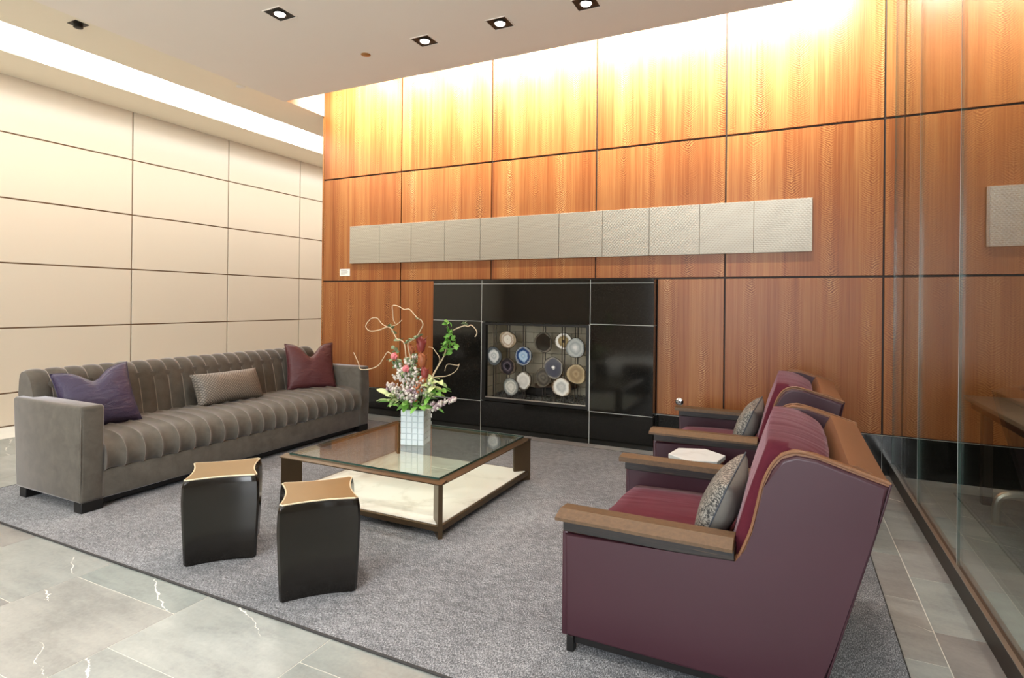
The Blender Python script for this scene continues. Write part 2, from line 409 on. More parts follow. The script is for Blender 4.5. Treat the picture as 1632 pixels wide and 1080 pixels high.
# ---- back wall, wood veneer panels
bm = BM()
for x0, x1, z0, z1 in ((-5.45, -3.03, 0, ZT), (-1.76, 4.0, 0, ZT), (-3.03, -1.76, 1.2, ZT), (-3.03, -1.76, 0, .3)):
    box(bm, x0, x1, YB + .018, YB + .15, z0, z1)
wb = struct('wall_back', bm, M['joint'], 'tall back wall of figured reddish wood veneer panels', 'wall')
xs = [-5.45, -4.211, -2.98, -1.777, -.537, .70, 1.93, 3.16, 4.0]; zz = [.329, 1.645, 2.955, 4.27, ZT]
for x0, x1 in zip(xs, xs[1:]):
    for z0, z1 in zip(zz, zz[1:]):
        a, b = x0, x1
        if z0 < 1:
            if a < -3.65 < b: b = -3.65
            elif a < -1.155 < b and a > -2: a = -1.155
            elif a >= -3.65 and b <= -1.155: continue
        bm = BM(); box(bm, a + .007, b - .007, YB, YB + .018, z0 + .009, z1 - .009, .002, 1)
        part('panel', bm, M['wood'], wb, False, center=True)
bm = BM(); box(bm, -5.47, -5.45, YB, 9.6, 0, ZT); part('side_panel', bm, M['wood'], wb, False)
bm = BM(); box(bm, -5.45, -3.65, YB + .012, YB + .018, 0, .329); box(bm, -1.155, 4.0, YB + .012, YB + .018, 0, .329)
bb = struct('baseboard_back', bm, M['grout'], 'black granite base course along the wood wall', 'baseboard')
for a, b in ((-5.45, -4.211), (-4.211, -3.65), (-1.155, -.537), (-.537, .70), (.70, 1.93), (1.93, 3.16), (3.16, 4.0)):
    bm = BM(); box(bm, a + .002, b - .002, YB + .004, YB + .018, .0, .325, .0015, 1); part('slab', bm, M['granite'], bb, False, center=True)
# ---- ceilings
bm = BM(); box(bm, -4.603, XG - .008, YR, 4.175, ZC, ZC + .14); box(bm, XG + .008, 4.0, YR, 4.175, ZC, ZC + .14)
ce = struct('ceiling', bm, M['ceiling'], 'lowered flat painted ceiling with recessed square lights', 'ceiling')
bm = BM(); box(bm, XL - .15, -6.87, YR, 9.6, ZU, ZU + .1); box(bm, -6.155, -5.47, YR, 9.6, ZU, ZU + .1); box(bm, -5.47, -5.45, YB, 9.6, ZU, ZU + .1)
box(bm, -5.47, -5.45, YR, YB, ZU, ZT)
part('upper_ceiling', bm, M['upper_ceiling'], ce, False)
bm = BM(); box(bm, -5.47, 4.0, YR, YB + .15, ZT, ZT + .1); part('slot_ceiling', bm, M['upper_ceiling'], ce, False)
bm = BM(); box(bm, -6.87, -6.85, YR, 9.6, ZU + .1, ZU + .2); box(bm, -6.175, -6.155, YR, 9.6, ZU + .1, ZU + .2); box(bm, -6.87, -6.155, YR, 9.6, ZU + .2, ZU + .22)
part('light_trough', bm, M['upper_ceiling'], ce, False)
bm = BM(); box(bm, -6.868, -6.157, YR + .02, 9.55, ZU + .008, ZU + .02)
st = part('ceiling_light_strip', bm, M['strip'], None, False); tag(st, 'long bright luminous strip set in the ceiling along the cream panel wall', 'ceiling light')
# ---- far end of the passage, rear wall with street windows, outer wall behind the glass
bm = BM(); box(bm, XL - .15, -5.4, 9.6, 9.7, 0, ZU + .3); struct('wall_far', bm, M['plaster'], 'plain end wall of the passage beyond the wood wall', 'wall')
bm = BM()
box(bm, XL - .15, -3.0, YR - .15, YR, 0, ZT + .1); box(bm, .6, 4.1, YR - .15, YR, 0, ZT + .1)
box(bm, -3.0, .6, YR - .15, YR, 3.25, ZT + .1); box(bm, -3.0, .6, YR - .15, YR, 0, .35)
struct('wall_rear', bm, M['lobby'], 'rear wall with a wide street window', 'wall')
bm = BM(); box(bm, 4.0, 4.1, YR, YB + .15, 0, ZT + .1); struct('wall_outer', bm, M['lobby'], 'outer wall of the room beyond the glass', 'wall')
# ---- glass wall on a metal curb
bm = BM(); box(bm, XG - .022, XG + .03, YR, YB, 0, .098, .001, 1)
wr = struct('wall_right', bm, M['dark_bronze'], 'frameless glass wall standing in a low dark bronze channel', 'glass wall')
for s in (-1, 1):
    bm = BM(); a = XG - .022 if s < 0 else XG + .012; box(bm, a, a + .018, YR, YB, .098, .103); part('channel_trim', bm, M['steel'], wr, False)
joints = [YB - .002, 4.566, 3.569, 2.60, 1.62, .64, -.34, -1.32]
for y1, y0 in zip(joints, joints[1:]):
    bm = BM(); box(bm, XG - .006, XG + .006, y0 + .004, y1 - .004, .09, ZT if y0 > 3.5 else ZC)
    bm.faces.ensure_lookup_table()
    o = part('glass_pane', bm, [M['wall_glass'], M['glass_edge'], M['glass_edge_light']], wr, False)
    for p in o.data.polygons:
        if abs(p.normal.x) < .5: p.material_index = 1 if p.normal.y > 0 else 2

# ================================================================== FIREPLACE
FY = 5.465
fp = thing('fireplace', 'polished black granite fireplace surround with a square firebox in the wood wall', 'fireplace', (-2.4, FY, 0))
bm = BM()
for x0, x1, z0, z1 in ((-3.645, -3.0, 0, 1.635), (-1.80, -1.16, 0, 1.635), (-3.0, -1.80, 1.19, 1.635), (-3.0, -1.80, 0, .32)):
    box(bm, x0, x1, FY + .004, YB + .018, z0, z1)
part('grout', bm, M['grout'], fp, False)
cols = [-3.65, -3.02, -1.785, -1.155]
def slab(x0, x1, z0, z1, g=.003):
    bm = BM(); box(bm, x0 + (0 if x0 == -3.65 else g), x1 - (0 if x1 == -1.155 else g), FY, YB + .017, z0 + (g if z0 else 0), z1 - g, .001, 1)
    part('slab', bm, M['granite'], fp, False, center=True)
for i in (0, 2):
    for z0, z1 in ((0, .322), (.322, 1.19), (1.19, 1.598), (1.598, 1.642)): slab(cols[i], cols[i + 1], z0, z1)
for z0, z1 in ((0, .330), (1.183, 1.598), (1.598, 1.642)): slab(cols[1], cols[2], z0, z1)
# metal frame and glass
bm = BM(); x0, x1, z0, z1 = -3.012, -1.793, .334, 1.179
for a in ((x0, x0 + .05, z0, z1), (x1 - .03, x1, z0, z1), (x0 + .05, x1 - .03, z1 - .025, z1), (x0 + .05, x1 - .03, z0, z0 + .034)):
    box(bm, a[0], a[1], FY - .006, FY + .05, a[2], a[3], .002, 1)
part('frame', bm, M['black_metal'], fp, False)
bm = BM(); box(bm, x0 + .05, x1 - .03, FY + .008, FY + .012, z0 + .033, z1 - .025); fg = part('glass_pane', bm, M['fire_glass'], fp, False)
bm = BM(); box(bm, x0 + .04, x1 - .02, FY - .004, FY + .004, z0 + .034, z0 + .046); part('lower_rail', bm, M['steel'], fp, False)
# firebox shell
bm = BM(); bx0, bx1, by1, bz0, bz1 = -2.965, -1.82, 5.98, .36, 1.16
box(bm, bx0 - .06, bx1 + .06, FY + .05, by1 + .06, bz0 - .03, bz0); box(bm, bx0 - .06, bx1 + .06, FY + .05, by1 + .06, bz1 + .02, bz1 + .05)
box(bm, bx0 - .06, bx1 + .06, by1 + .03, by1 + .06, bz0, bz1 + .02)
box(bm, bx0 - .06, bx0 - .03, FY + .05, by1 + .03, bz0, bz1 + .02); box(bm, bx1 + .03, bx1 + .06, FY + .05, by1 + .03, bz0, bz1 + .02)
fb = part('firebox', bm, plain('mortar', S('#4c4438'), .95), fp, False)
for r in range(7):
    z = bz0 + .117 * r; h = .113
    n = 5
    for k in range(n + 1):
        wv = (bx1 - bx0) / n; a = bx0 + wv * (k - (.5 if r % 2 else 0)); b = a + wv - .005
        a = max(a, bx0); b = min(b, bx1)
        if b - a < .03: continue
        bm = BM(); box(bm, a, b, by1, by1 + .03, z, z + h, .003, 1); part('brick', bm, M['brick'], fb, False, center=True)
    for sx in (0, 1):
        for k in range(3):
            a = FY + .06 + .2 * (k - (.5 if r % 2 else 0)); b = a + .195; a = max(a, FY + .06); b = min(b, by1)
            if b - a < .03: continue
            bm = BM(); X = bx0 if sx == 0 else bx1
            box(bm, X - (.03 if sx == 0 else 0), X + (.03 if sx else 0), a, b, z, z + h, .003, 1); part('brick', bm, M['brick'], fb, False, center=True)
# gravel bed and logs
bm = BM()
for i in range(900):
    x = random.uniform(bx0 + .03, bx1 - .03); y = random.uniform(FY + .08, by1 - .03)
    s = random.uniform(.007, .016); z = bz0 + s * .6 + .03 * random.random() * min(1, (y - FY) / .3)
    m = Matrix.Translation((x, y, z)) @ Matrix.Rotation(random.random() * 6, 4, 'Z') @ Matrix.Rotation(random.random() * 3, 4, 'X') @ Matrix.Diagonal((s, s * .8, s * .6, 1))
    bmesh.ops.create_icosphere(bm, subdivisions=1, radius=1, matrix=m)
gr = part('lava_gravel', bm, M['gravel'], None, False); tag(gr, 'bed of black lava gravel on the firebox floor', 'gravel', None, 'stuff')
def log(p0, p1, r, mat, label):
    p0, p1 = Vector(p0), Vector(p1); pts = [p0.lerp(p1, i / 8) + Vector((0, 0, .008 * math.sin(i * 1.7))) for i in range(9)]
    bm = BM(); tube(bm, pts, r, 12, r * .85)
    for v in bm.verts: v.co += Vector([noise.noise(v.co * 22 + Vector((k * 7, 0, 0))) for k in range(3)]) * .008
    o = part('log', bm, mat, None, True, 60); tag(o, label, 'log', 'logs in the firebox')
log((-2.62, 5.72, .43), (-2.12, 5.68, .45), .045, M['char'], 'charred black log lying flat on the gravel in the firebox')
log((-2.48, 5.80, .60), (-2.24, 5.64, .70), .034, M['char'], 'short charred log propped up at a slant in the firebox')
log((-2.50, 5.80, .46), (-2.05, 5.84, .52), .05, M['bark'], 'brown bark-covered log at the back of the firebox')
# agate slices on paired rods
def agate_mat(name, stops, scale):
    t = NT(name); co = t.coords(); sp = t.n('SeparateXYZ', i0=co)
    n = t.noise(co, 16, 4, .6); sc = scale
    rr = t.math('SQRT', t.math('ADD', t.math('POWER', t.math('MULTIPLY', sp.outputs[0], sc), 2.0), t.math('POWER', t.math('MULTIPLY', sp.outputs[2], sc * .93), 2.0)))
    v = t.math('ADD', rr, t.math('MULTIPLY', t.math('SUBTRACT', n, .5), .55))
    bands = t.math('MULTIPLY', t.math('SINE', t.math('MULTIPLY', v, 55.0)), .035)
    t.bsdf(t.ramp(t.math('ADD', v, bands), stops), .12, 0, .6); return t.m
K = S
AG = {
 'cream_brown': ([(0, K('#241a12')), (.07, K('#f2ece0')), (.42, K('#f0ebe2')), (.55, K('#a58a70')), (.68, K('#efe6d8')), (.78, K('#8c7358')), (1, K('#c9b79c'))], 'cream agate slice with brown outer bands'),
 'white_grey': ([(0, K('#56626b')), (.12, K('#f0f2f2')), (.25, K('#b9c2c6')), (.5, K('#eef0f0')), (.66, K('#c8ced0')), (.76, K('#4c545a')), (1, K('#6c7277'))], 'white agate slice with a grey rim'),
 'dark_violet': ([(0, K('#1a171c')), (.3, K('#2b2730')), (.42, K('#6b6270')), (.55, K('#37323b')), (.8, K('#2a2529')), (.93, K('#8a7a68')), (1, K('#4a4038'))], 'dark violet agate slice'),
 'blue': ([(0, K('#cfe0ee')), (.2, K('#8fb2d8')), (.38, K('#b9d2ea')), (.52, K('#9fc0e2')), (.6, K('#24477e')), (.82, K('#1d3b6e')), (.93, K('#cfd6dc')), (1, K('#3a4450'))], 'bright blue agate slice with a pale blue centre'),
 'black': ([(0, K('#050505')), (.88, K('#080706')), (.93, K('#8a8378')), (1, K('#4a453e'))], 'solid black agate slice with a thin grey rim'),
 'tan_white': ([(0, K('#9a8760')), (.3, K('#a8956e')), (.6, K('#8a7650')), (.68, K('#f3f0ea')), (.9, K('#f3f0ea')), (1, K('#7a6650'))], 'tan agate slice with a thick white rim'),
 'pale_grey': ([(0, K('#5c6366')), (.06, K('#f4f4f2')), (.3, K('#c3c8c8')), (.5, K('#a2a9aa')), (.7, K('#c2c7c6')), (.9, K('#8b9090')), (1, K('#565a58'))], 'pale grey banded agate slice'),
 'navy': ([(0, K('#ffffff')), (.13, K('#f4f4f4')), (.2, K('#34384a')), (.6, K('#3d4154')), (.85, K('#4a4b58')), (.95, K('#b3ada2')), (1, K('#55504a'))], 'slate blue agate slice with a small white eye'),
 'brown': ([(0, K('#8a7050')), (.25, K('#b09a78')), (.45, K('#8f7a5c')), (.7, K('#a08a6a')), (.85, K('#c9b48e')), (1, K('#5a4832'))], 'brown agate slice with cream streaks'),
 'white_speck': ([(0, K('#1a1a1a')), (.06, K('#e9e8e4')), (.45, K('#d5d5d1')), (.75, K('#efeeea')), (.9, K('#8a8070')), (1, K('#4a4238'))], 'speckled white agate slice'),
 'grey_ring': ([(0, K('#d6d8d4')), (.3, K('#e8e8e2')), (.5, K('#b9bdb8')), (.62, K('#e2e2dc')), (.75, K('#9fa5a2')), (1, K('#77797a'))], 'soft grey ringed agate slice'),
 'smoke': ([(0, K('#7a7468')), (.3, K('#4b4640')), (.5, K('#6a635a')), (.8, K('#35302b')), (1, K('#6d6558'))], 'smoky translucent brown agate slice'),
 'white_gold': ([(0, K('#101010')), (.06, K('#d9d9d6')), (.4, K('#b9bcba')), (.62, K('#f0efeb')), (.8, K('#e8e4da')), (.9, K('#7a5c38')), (1, K('#5a4630'))], 'white agate slice with a gold brown edge'),
}
COLS = [  # x, rods from, rods to, [(z, rx, rz, depth, kind)]
 (-2.888, .37, 1.15, [(.814, .091, .096, 5.52, 'white_grey')]),
 (-2.738, .37, 1.15, [(.996, .100, .088, 5.55, 'cream_brown'), (.706, .096, .092, 5.55, 'dark_violet')]),
 (-2.541, .37, 1.15, [(.829, .094, .103, 5.53, 'blue'), (.565, .092, .097, 5.54, 'white_speck')]),
 (-2.325, .37, 1.15, [(.980, .094, .107, 5.56, 'black'), (.609, .084, .102, 5.57, 'smoke')]),
 (-2.672, .37, .50, [(.496, .089, .088, 5.505, 'grey_ring')]),
 (-2.196, .37, .72, [(.724, .103, .111, 5.53, 'navy')]),
 (-2.098, .37, 1.15, [(1.001, .090, .087, 5.56, 'tan_white'), (.534, .101, .095, 5.51, 'white_gold')]),
 (-1.956, .37, 1.15, [(.941, .104, .095, 5.525, 'pale_grey'), (.671, .103, .102, 5.555, 'brown')]),
]
ai = 0
NUM = {1: 'one agate slice', 2: 'two agate slices'}
for cx, za, zb, ags in COLS:
    ym = sum(a[3] for a in ags) / len(ags) + .018
    lab = 'bronze rods in firebox holding ' + ' and '.join('a ' + AG[a[4]][1].split(' with')[0].replace(' agate slice', '').replace(' translucent', '') for a in ags) + (' agate slice' if len(ags) == 1 else ' agate slice')
    root = thing('agate_stand', lab, 'ornament', (cx, ym, .36), 'agate slices on rods in the firebox')
    for s in (-1, 1):
        bm = BM(); tube(bm, [(cx + s * .014, ym, za - .012), (cx + s * .014, ym, zb + .03)], .0055, 8); part('rod', bm, M['dark_bronze'], root)
    for (z, rx, rz, yy, kind) in ags:
        stops, lb = AG[kind]
        p = at_y(*(0, 0), 1) if False else None
        bm = BM(); n = 40; f0 = random.random() * 6; ring = []
        for k in range(n):
            t = 2 * PI * k / n
            q = 1 + .045 * math.sin(2 * t + f0) + .03 * math.sin(3 * t + f0 * 2) + .018 * math.sin(7 * t + f0 * 3)
            ring.append((rx * q * math.cos(t), rz * q * math.sin(t)))
        prism(bm, ring, -.006, .006, 'y', .002, 1)
        bmesh.ops.translate(bm, verts=bm.verts, vec=(cx, yy, z))
        o = part('agate_slice', bm, agate_mat('agate_' + kind, stops, 1.0 / rx), root, True, 40, center=True, label=lb)
        # bronze band around the slice and a clip to the rods
        bm = BM(); tube(bm, [(cx + a * 1.02, yy, z + b * 1.02) for a, b in ring], .0035, 6, closed=True)
        part('rim', bm, M['dark_bronze'], o)
        bm = BM(); box(bm, cx - .02, cx + .02, yy + .005, ym, z - .015, z + .015); part('clip', bm, M['dark_bronze'], o, False)

# ================================================================== WALL PIECES
ART_Y0, ART_Y1 = 5.572, 5.600
shades = 11
for i in range(11):
    x1 = .175 - .4687 * i; x0 = x1 - .4687
    bm = BM(); box(bm, x0 + .0015, x1 - .0015, ART_Y0, ART_Y1, 1.866, 2.332, .0015, 1)
    o = part('wall_art_tile', bm, M['art'], None, False, center=True)
    tag(o, 'square embossed beige art tile in the long row hung on the wood wall', 'wall art', 'row of embossed beige art tiles')
tg = thing('wall_placard', 'small white placard on the wood wall below the end of the art row', 'placard', (-5.076, YB, 1.755))
bm = BM(); box(bm, -5.158, -4.994, YB - .006, YB + .001, 1.711, 1.799, .001, 1); part('card', bm, M['card'], tg, False)
for zr, wr_ in ((1.779, .10), (1.764, .12), (1.749, .11), (1.734, .07)):
    bm = BM(); box(bm, -5.140, -5.140 + wr_, YB - .0068, YB - .0058, zr - .003, zr + .003); part('print_line', bm, M['print'], tg, False)
kv = thing('gas_valve', 'round chrome gas key valve on the wood wall above the far armchair arm', 'valve', (-.933, YB, .469))
rx_ = Matrix.Rotation(PI / 2, 3, 'X')
bm = BM(); lathe(bm, [(.001, -.001), (.036, -.001), (.037, .004), (.030, .009), (.012, .010), (.001, .010)], (-.933, YB, .469), 28, rx_); part('escutcheon', bm, M['chrome'], kv)
bm = BM(); lathe(bm, [(.001, .009), (.010, .009), (.009, .014), (.001, .014)], (-.933, YB, .469), 16, rx_); part('key_socket', bm, M['black_metal'], kv)
ol = thing('outlet_plate', 'tiny white outlet plate low at the corner of the granite surround', 'outlet', (-3.72, YB, .06))
bm = BM(); box(bm, -3.755, -3.69, YB - .004, YB + .005, .045, .09, .001, 1); part('plate', bm, M['card'], ol, False)
for s in (-1, 1):
    bm = BM(); box(bm, -3.7225 + s * .014 - .006, -3.7225 + s * .014 + .006, YB - .0048, YB - .0038, .06, .075); part('socket', bm, M['print'], ol, False)

# ================================================================== CEILING FITTINGS
def downlight(x, y, label, power=150):
    r = thing('recessed_downlight', label, 'downlight', (x, y, ZC), 'square recessed ceiling lights')
    h = .076
    bm = BM()
    for a in ((-h - .006, h + .006, -h - .006, -h), (-h - .006, h + .006, h, h + .006), (-h - .006, -h, -h, h), (h, h + .006, -h, h)): box(bm, x + a[0], x + a[1], y + a[2], y + a[3], ZC - .004, ZC + .001)
    part('trim', bm, M['ceiling'], r, False)
    bm = BM(); box(bm, x - h, x + h, y - h, y + h, ZC - .0015, ZC + .001); part('baffle', bm, M['black_metal'], r, False)
    bm = BM(); lathe(bm, [(.047, 0), (.047, -.008), (.038, -.004), (.036, 0)], (x, y, ZC - .001), 24); part('reflector_ring', bm, M['dark_bronze'], r)
    bm = BM(); lathe(bm, [(.035, 0), (.033, -.007), (.02, -.010), (.001, -.011)], (x, y, ZC - .0012), 24); part('lens', bm, M['lamp'], r)
    l = bpy.data.lights.new('downlight_beam', 'SPOT'); l.energy = power * .75; l.spot_size = math.radians(95); l.spot_blend = .9; l.color = (1, .94, .86); l.shadow_soft_size = .12
    o = bpy.data.objects.new('downlight_beam', l); COL.objects.link(o); o.parent = r; o.location = (0, 0, -.03)
downlight(-3.224, 2.879, 'square recessed ceiling light standing apart from the row of three')
downlight(-2.537, 3.648, 'square recessed ceiling light of the row, the one beside the copper sprinkler cap', 80)
downlight(-1.885, 3.643, 'square recessed ceiling light in the middle of the row along the ceiling edge', 80)
downlight(-1.239, 3.639, 'square recessed ceiling light of the row, farthest from the copper sprinkler cap', 80)
for x, y, pw in ((1.9, 1.3, 170), (1.9, 3.64, 190), (-.593, 3.64, 80), (.05, 3.64, 80), (-3.224, 1.3, 160), (-3.224, -.3, 180), (-1.6, 1.3, 150), (-1.6, -.3, 150), (0, 1.3, 110), (0, -.3, 110), (-4.3, -.3, 200), (-4.3, -1.9, 200), (-2.4, -1.9, 200)):  # downlights out of view, added for light on sofa, floor and beyond the glass
    downlight(x, y, 'unseen square recessed ceiling light added to brighten the room', pw)
def cap(name, p, r, mat, label):
    o = thing(name, label, 'sprinkler', p)
    bm = BM(); lathe(bm, [(r, 0), (r, -.003), (r * .8, -.007), (.001, -.008)], p, 24); part('cover_plate', bm, mat, o)
    bm = BM(); lathe(bm, [(r * 1.12, .001), (r * 1.12, -.002), (r * .98, -.002), (r * .98, .001)], p, 24); part('ring', bm, mat, o)
cap('sprinkler_cap', Vector((-3.116, 3.653, ZC)), .035, M['copper'], 'round copper sprinkler cap flush in the lowered ceiling')
cap('sprinkler_cap', Vector((-5.552, 4.427, ZU)), .045, M['card'], 'round white sprinkler cap on the upper ceiling beside the lowered ceiling edge')
bl = thing('ceiling_spot_housing', 'small black square spotlight housing on the upper ceiling near the bright strip', 'spotlight', (-5.60, 2.82, ZU))
bm = BM(); box(bm, -5.66, -5.53, 2.765, 2.875, ZU - .004, ZU + .001, .001, 1); part('plate', bm, M['black_metal'], bl, False)
bm = BM(); lathe(bm, [(.036, 0), (.036, -.03), (.028, -.034), (.001, -.034)], (-5.595, 2.82, ZU - .003), 20); part('barrel', bm, M['black_metal'], bl)
WY = 4.72
# wall washers hidden in the slot above the lowered ceiling
for i in range(11):
    x = -4.97 + .527 * i
    r = thing('wall_washer', 'small wall-washing spotlight in the ceiling slot before the wood wall', 'spotlight', (x, WY, 4.52), 'wall washers in the ceiling slot')
    d = (Vector((x, YB, 3.72)) - Vector((x, WY, 4.52))).normalized(); q = d.to_track_quat('Z', 'Y').to_matrix()
    bm = BM(); lathe(bm, [(.03, -.09), (.04, -.08), (.045, .0), (.040, .0), (.035, -.03), (.001, -.03)], (x, WY, 4.52), 16, q); part('housing', bm, M['black_metal'], r)
    bm = BM(); tube(bm, [(x, WY, 4.55), (x, WY, ZT + .01)], .01, 8); part('bracket', bm, M['black_metal'], r)
    l = bpy.data.lights.new('wall_washer_beam', 'SPOT'); l.energy = 430; l.spot_size = math.radians(80); l.spot_blend = 1.0; l.color = (.97, 1, .90); l.shadow_soft_size = .03
    o = bpy.data.objects.new('wall_washer_beam', l); COL.objects.link(o); o.parent = r; o.location = d * .01
    o.rotation_euler = d.to_track_quat('-Z', 'Y').to_euler()

# ================================================================== RUG
RZ = .011
rg = thing('area_rug', 'large grey flat-woven wool rug under the seating group', 'rug', (-2.37, 3.545, 0))
bm = BM(); box(bm, -5.16, .418, 1.81, 5.28, .0, RZ, .004, 2); part('pile', bm, M['rug'], rg)
bm = BM(); tube(bm, [(-5.162, 1.808, .006), (.42, 1.808, .006), (.42, 5.282, .006), (-5.162, 5.282, .006)], .006, 6, closed=True); part('binding', bm, M['rug_edge'], rg)

# ================================================================== SOFA
sf = thing('sofa', 'long grey velvet sofa with channel-tufted seat and back along the cream wall', 'sofa', (-4.48, 3.485, RZ))
SX0, SX1, SY0, SY1 = -4.90, -4.07, 2.09, 4.88
AW = .145
for s in (0, 1):
    y0, y1 = (SY0, SY0 + AW) if s == 0 else (SY1 - AW, SY1)
    bm = BM(); vs = box(bm, SX0 + .03, SX1, y0, y1, .075, .70, .022, 3)
    for v in bm.verts:                       # arms widen a little towards the top at the back
        k = (v.co.z - .075) / .625
        if v.co.x < -4.6: v.co.x -= .05 * k
    part('arm', bm, M['sofa'], sf)
    for yy in ((y0 + .002) if s == 0 else (y1 - .002),):
        bm = BM(); tube(bm, catmull([(SX1 - .012, yy + (.006 if s == 0 else -.006), .085), (SX1 - .004, yy, .40), (SX1 - .012, yy + (.006 if s == 0 else -.006), .685)], 4), .004, 6); part('piping', bm, M['sofa'], sf)
bm = BM(); box(bm, SX0 + .04, SX1 - .008, SY0 + AW - .01, SY1 - AW + .01, .075, .262, .012, 2); part('base', bm, M['sofa'], sf)
NCH = 22
def channel_strip(prof, y0, y1, depth):
    """one upholstered channel: profile in XZ swept across Y with a rounded bulge"""
    bm = BM(); pr = catmull([(x, 0, z) for x, z in prof], 4); m = len(pr); ns = 8
    nor = []
    for i in range(m):
        d = pr[min(i + 1, m - 1)] - pr[max(i - 1, 0)]; nor.append(Vector((d.z, 0, -d.x)).normalized())
    V = []
    for j in range(ns + 1):
        t = j / ns; b = (1 - abs(2 * t - 1) ** 2.4) ** .7
        row = []
        for i in range(m):
            fall = min(1, i / 3, (m - 1 - i) / 3) * .6 + .4
            p = pr[i] + nor[i] * (depth * (b - 1) * fall); row.append(bm.verts.new((p.x, y0 + (y1 - y0) * t, p.z)))
        V.append(row)
    for j in range(ns):
        for i in range(m - 1): bm.faces.new((V[j][i], V[j][i + 1], V[j + 1][i + 1], V[j + 1][i]))
    for j in (0, ns): bm.faces.new(V[j])
    back = [V[j][0] for j in range(ns + 1)] + [V[j][-1] for j in range(ns, -1, -1)]
    bm.faces.new(back); return bm
seat_prof = [(-4.78, .455), (-4.60, .468), (-4.40, .472), (-4.22, .462), (-4.12, .435), (-4.072, .385), (-4.062, .33), (-4.075, .28), (-4.10, .255)]
sy0, sy1 = SY0 + AW, SY1 - AW
NCS = 20
wch = (sy1 - sy0) / NCS
bm = BM(); box(bm, -4.80, -4.12, sy0 - .005, sy1 + .005, .25, .43, .02, 2); seat = part('seat', bm, M['sofa'], sf)
cm = None
for k in range(NCS):
    if cm is None:
        o = part('channel', channel_strip(seat_prof, sy0, sy0 + wch, .018), M['sofa'], seat, True, 60, center=True); cm = o
    else:
        c = cm.copy(); COL.objects.link(c); c.location.y += wch * k
def seam_line(prof, y, depth, fall_n):  # thin strip added in each groove to carry the painted seam highlight
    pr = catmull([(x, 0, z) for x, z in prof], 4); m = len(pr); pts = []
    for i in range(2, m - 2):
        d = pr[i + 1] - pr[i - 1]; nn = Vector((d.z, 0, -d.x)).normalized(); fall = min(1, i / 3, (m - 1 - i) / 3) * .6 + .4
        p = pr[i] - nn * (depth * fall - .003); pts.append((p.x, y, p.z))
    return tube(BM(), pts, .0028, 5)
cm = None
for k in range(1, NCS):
    if cm is None: cm = part('seam_sheen', seam_line(seat_prof, sy0 + wch, .018, 3), M['welt'], seat)
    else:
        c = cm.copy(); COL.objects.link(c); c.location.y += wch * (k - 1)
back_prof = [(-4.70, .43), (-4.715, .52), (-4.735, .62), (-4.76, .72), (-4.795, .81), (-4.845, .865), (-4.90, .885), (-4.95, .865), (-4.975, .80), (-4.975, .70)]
by0, by1_ = SY0 + .055, SY1 - .055
wcb = (by1_ - by0) / NCH
bm = BM(); box(bm, -4.965, -4.78, by0 + .01, by1_ - .01, .10, .80, .03, 2); back = part('backrest', bm, M['sofa'], sf)
cm = None
for k in range(NCH):
    if cm is None: o = part('channel', channel_strip(back_prof, by0, by0 + wcb, .014), M['sofa'], back, True, 60, center=True); cm = o
    else:
        c = cm.copy(); COL.objects.link(c); c.location.y += wcb * k
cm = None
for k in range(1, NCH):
    if cm is None: cm = part('seam_sheen', seam_line(back_prof, by0 + wcb, .014, 3), M['welt'], back)
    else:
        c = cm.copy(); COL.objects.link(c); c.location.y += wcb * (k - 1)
for (x0, x1) in ((-4.16, -4.075), (-4.83, -4.75)):
    for (y0, y1) in ((SY0 + .008, SY0 + .14), (SY1 - .14, SY1 - .008)):
        bm = BM(); box(bm, x0, x1, y0, y1, RZ, .08, .003, 1); part('foot', bm, M['black_foot'], sf, False)
bm = BM(); box(bm, -4.75, -4.13, SY0 + .16, SY1 - .16, .03, .08); part('under_frame', bm, M['black_foot'], sf, False)

# ------------------------------------------------------------------ cushions
def pillow(wd, ht, th, chop=0.0, seed=0, n=26, wr_=.006):
    bm = BM()
    for side in (1, -1):
        def f(a, b):
            u, v = 2 * a - 1, 2 * b - 1
            x = wd / 2 * u * (1 - .07 * (1 - v * v) * u * u); z = ht / 2 * v * (1 - .07 * (1 - u * u) * v * v)
            k = max(0, (1 - u * u)) ** .5 * max(0, (1 - v * v)) ** .5
            y = side * th / 2 * k ** .8
            top = ((v + 1) / 2)
            if chop:
                g = math.exp(-(u / .36) ** 2); z -= chop * ht * g * top ** 3
                y *= 1 - .55 * math.exp(-(u / .14) ** 2) * top ** 4
            nv = noise.noise(Vector((x * 9 + seed, z * 9, side * 3)))+ .5 * noise.noise(Vector((x * 24 + seed, z * 10, side * 3)))
            y += side * wr_ * nv * k
            return (x, y, z)
        V = grid(bm, f, n, n)
    bmesh.ops.remove_doubles(bm, verts=bm.verts, dist=1e-5)
    return bm
def pillow_edge(wd, ht, chop=0.0, n=20):
    pts = []
    def e(u, v):
        x = wd / 2 * u * (1 - .07 * (1 - v * v) * u * u); z = ht / 2 * v * (1 - .07 * (1 - u * u) * v * v)
        if chop: z -= chop * ht * math.exp(-(u / .36) ** 2) * ((v + 1) / 2) ** 3
        return (x, 0, z)
    for i in range(n): pts.append(e(-1 + 2 * i / n, -1))
    for i in range(n): pts.append(e(1, -1 + 2 * i / n))
    for i in range(n): pts.append(e(1 - 2 * i / n, 1))
    for i in range(n): pts.append(e(-1, 1 - 2 * i / n))
    return pts
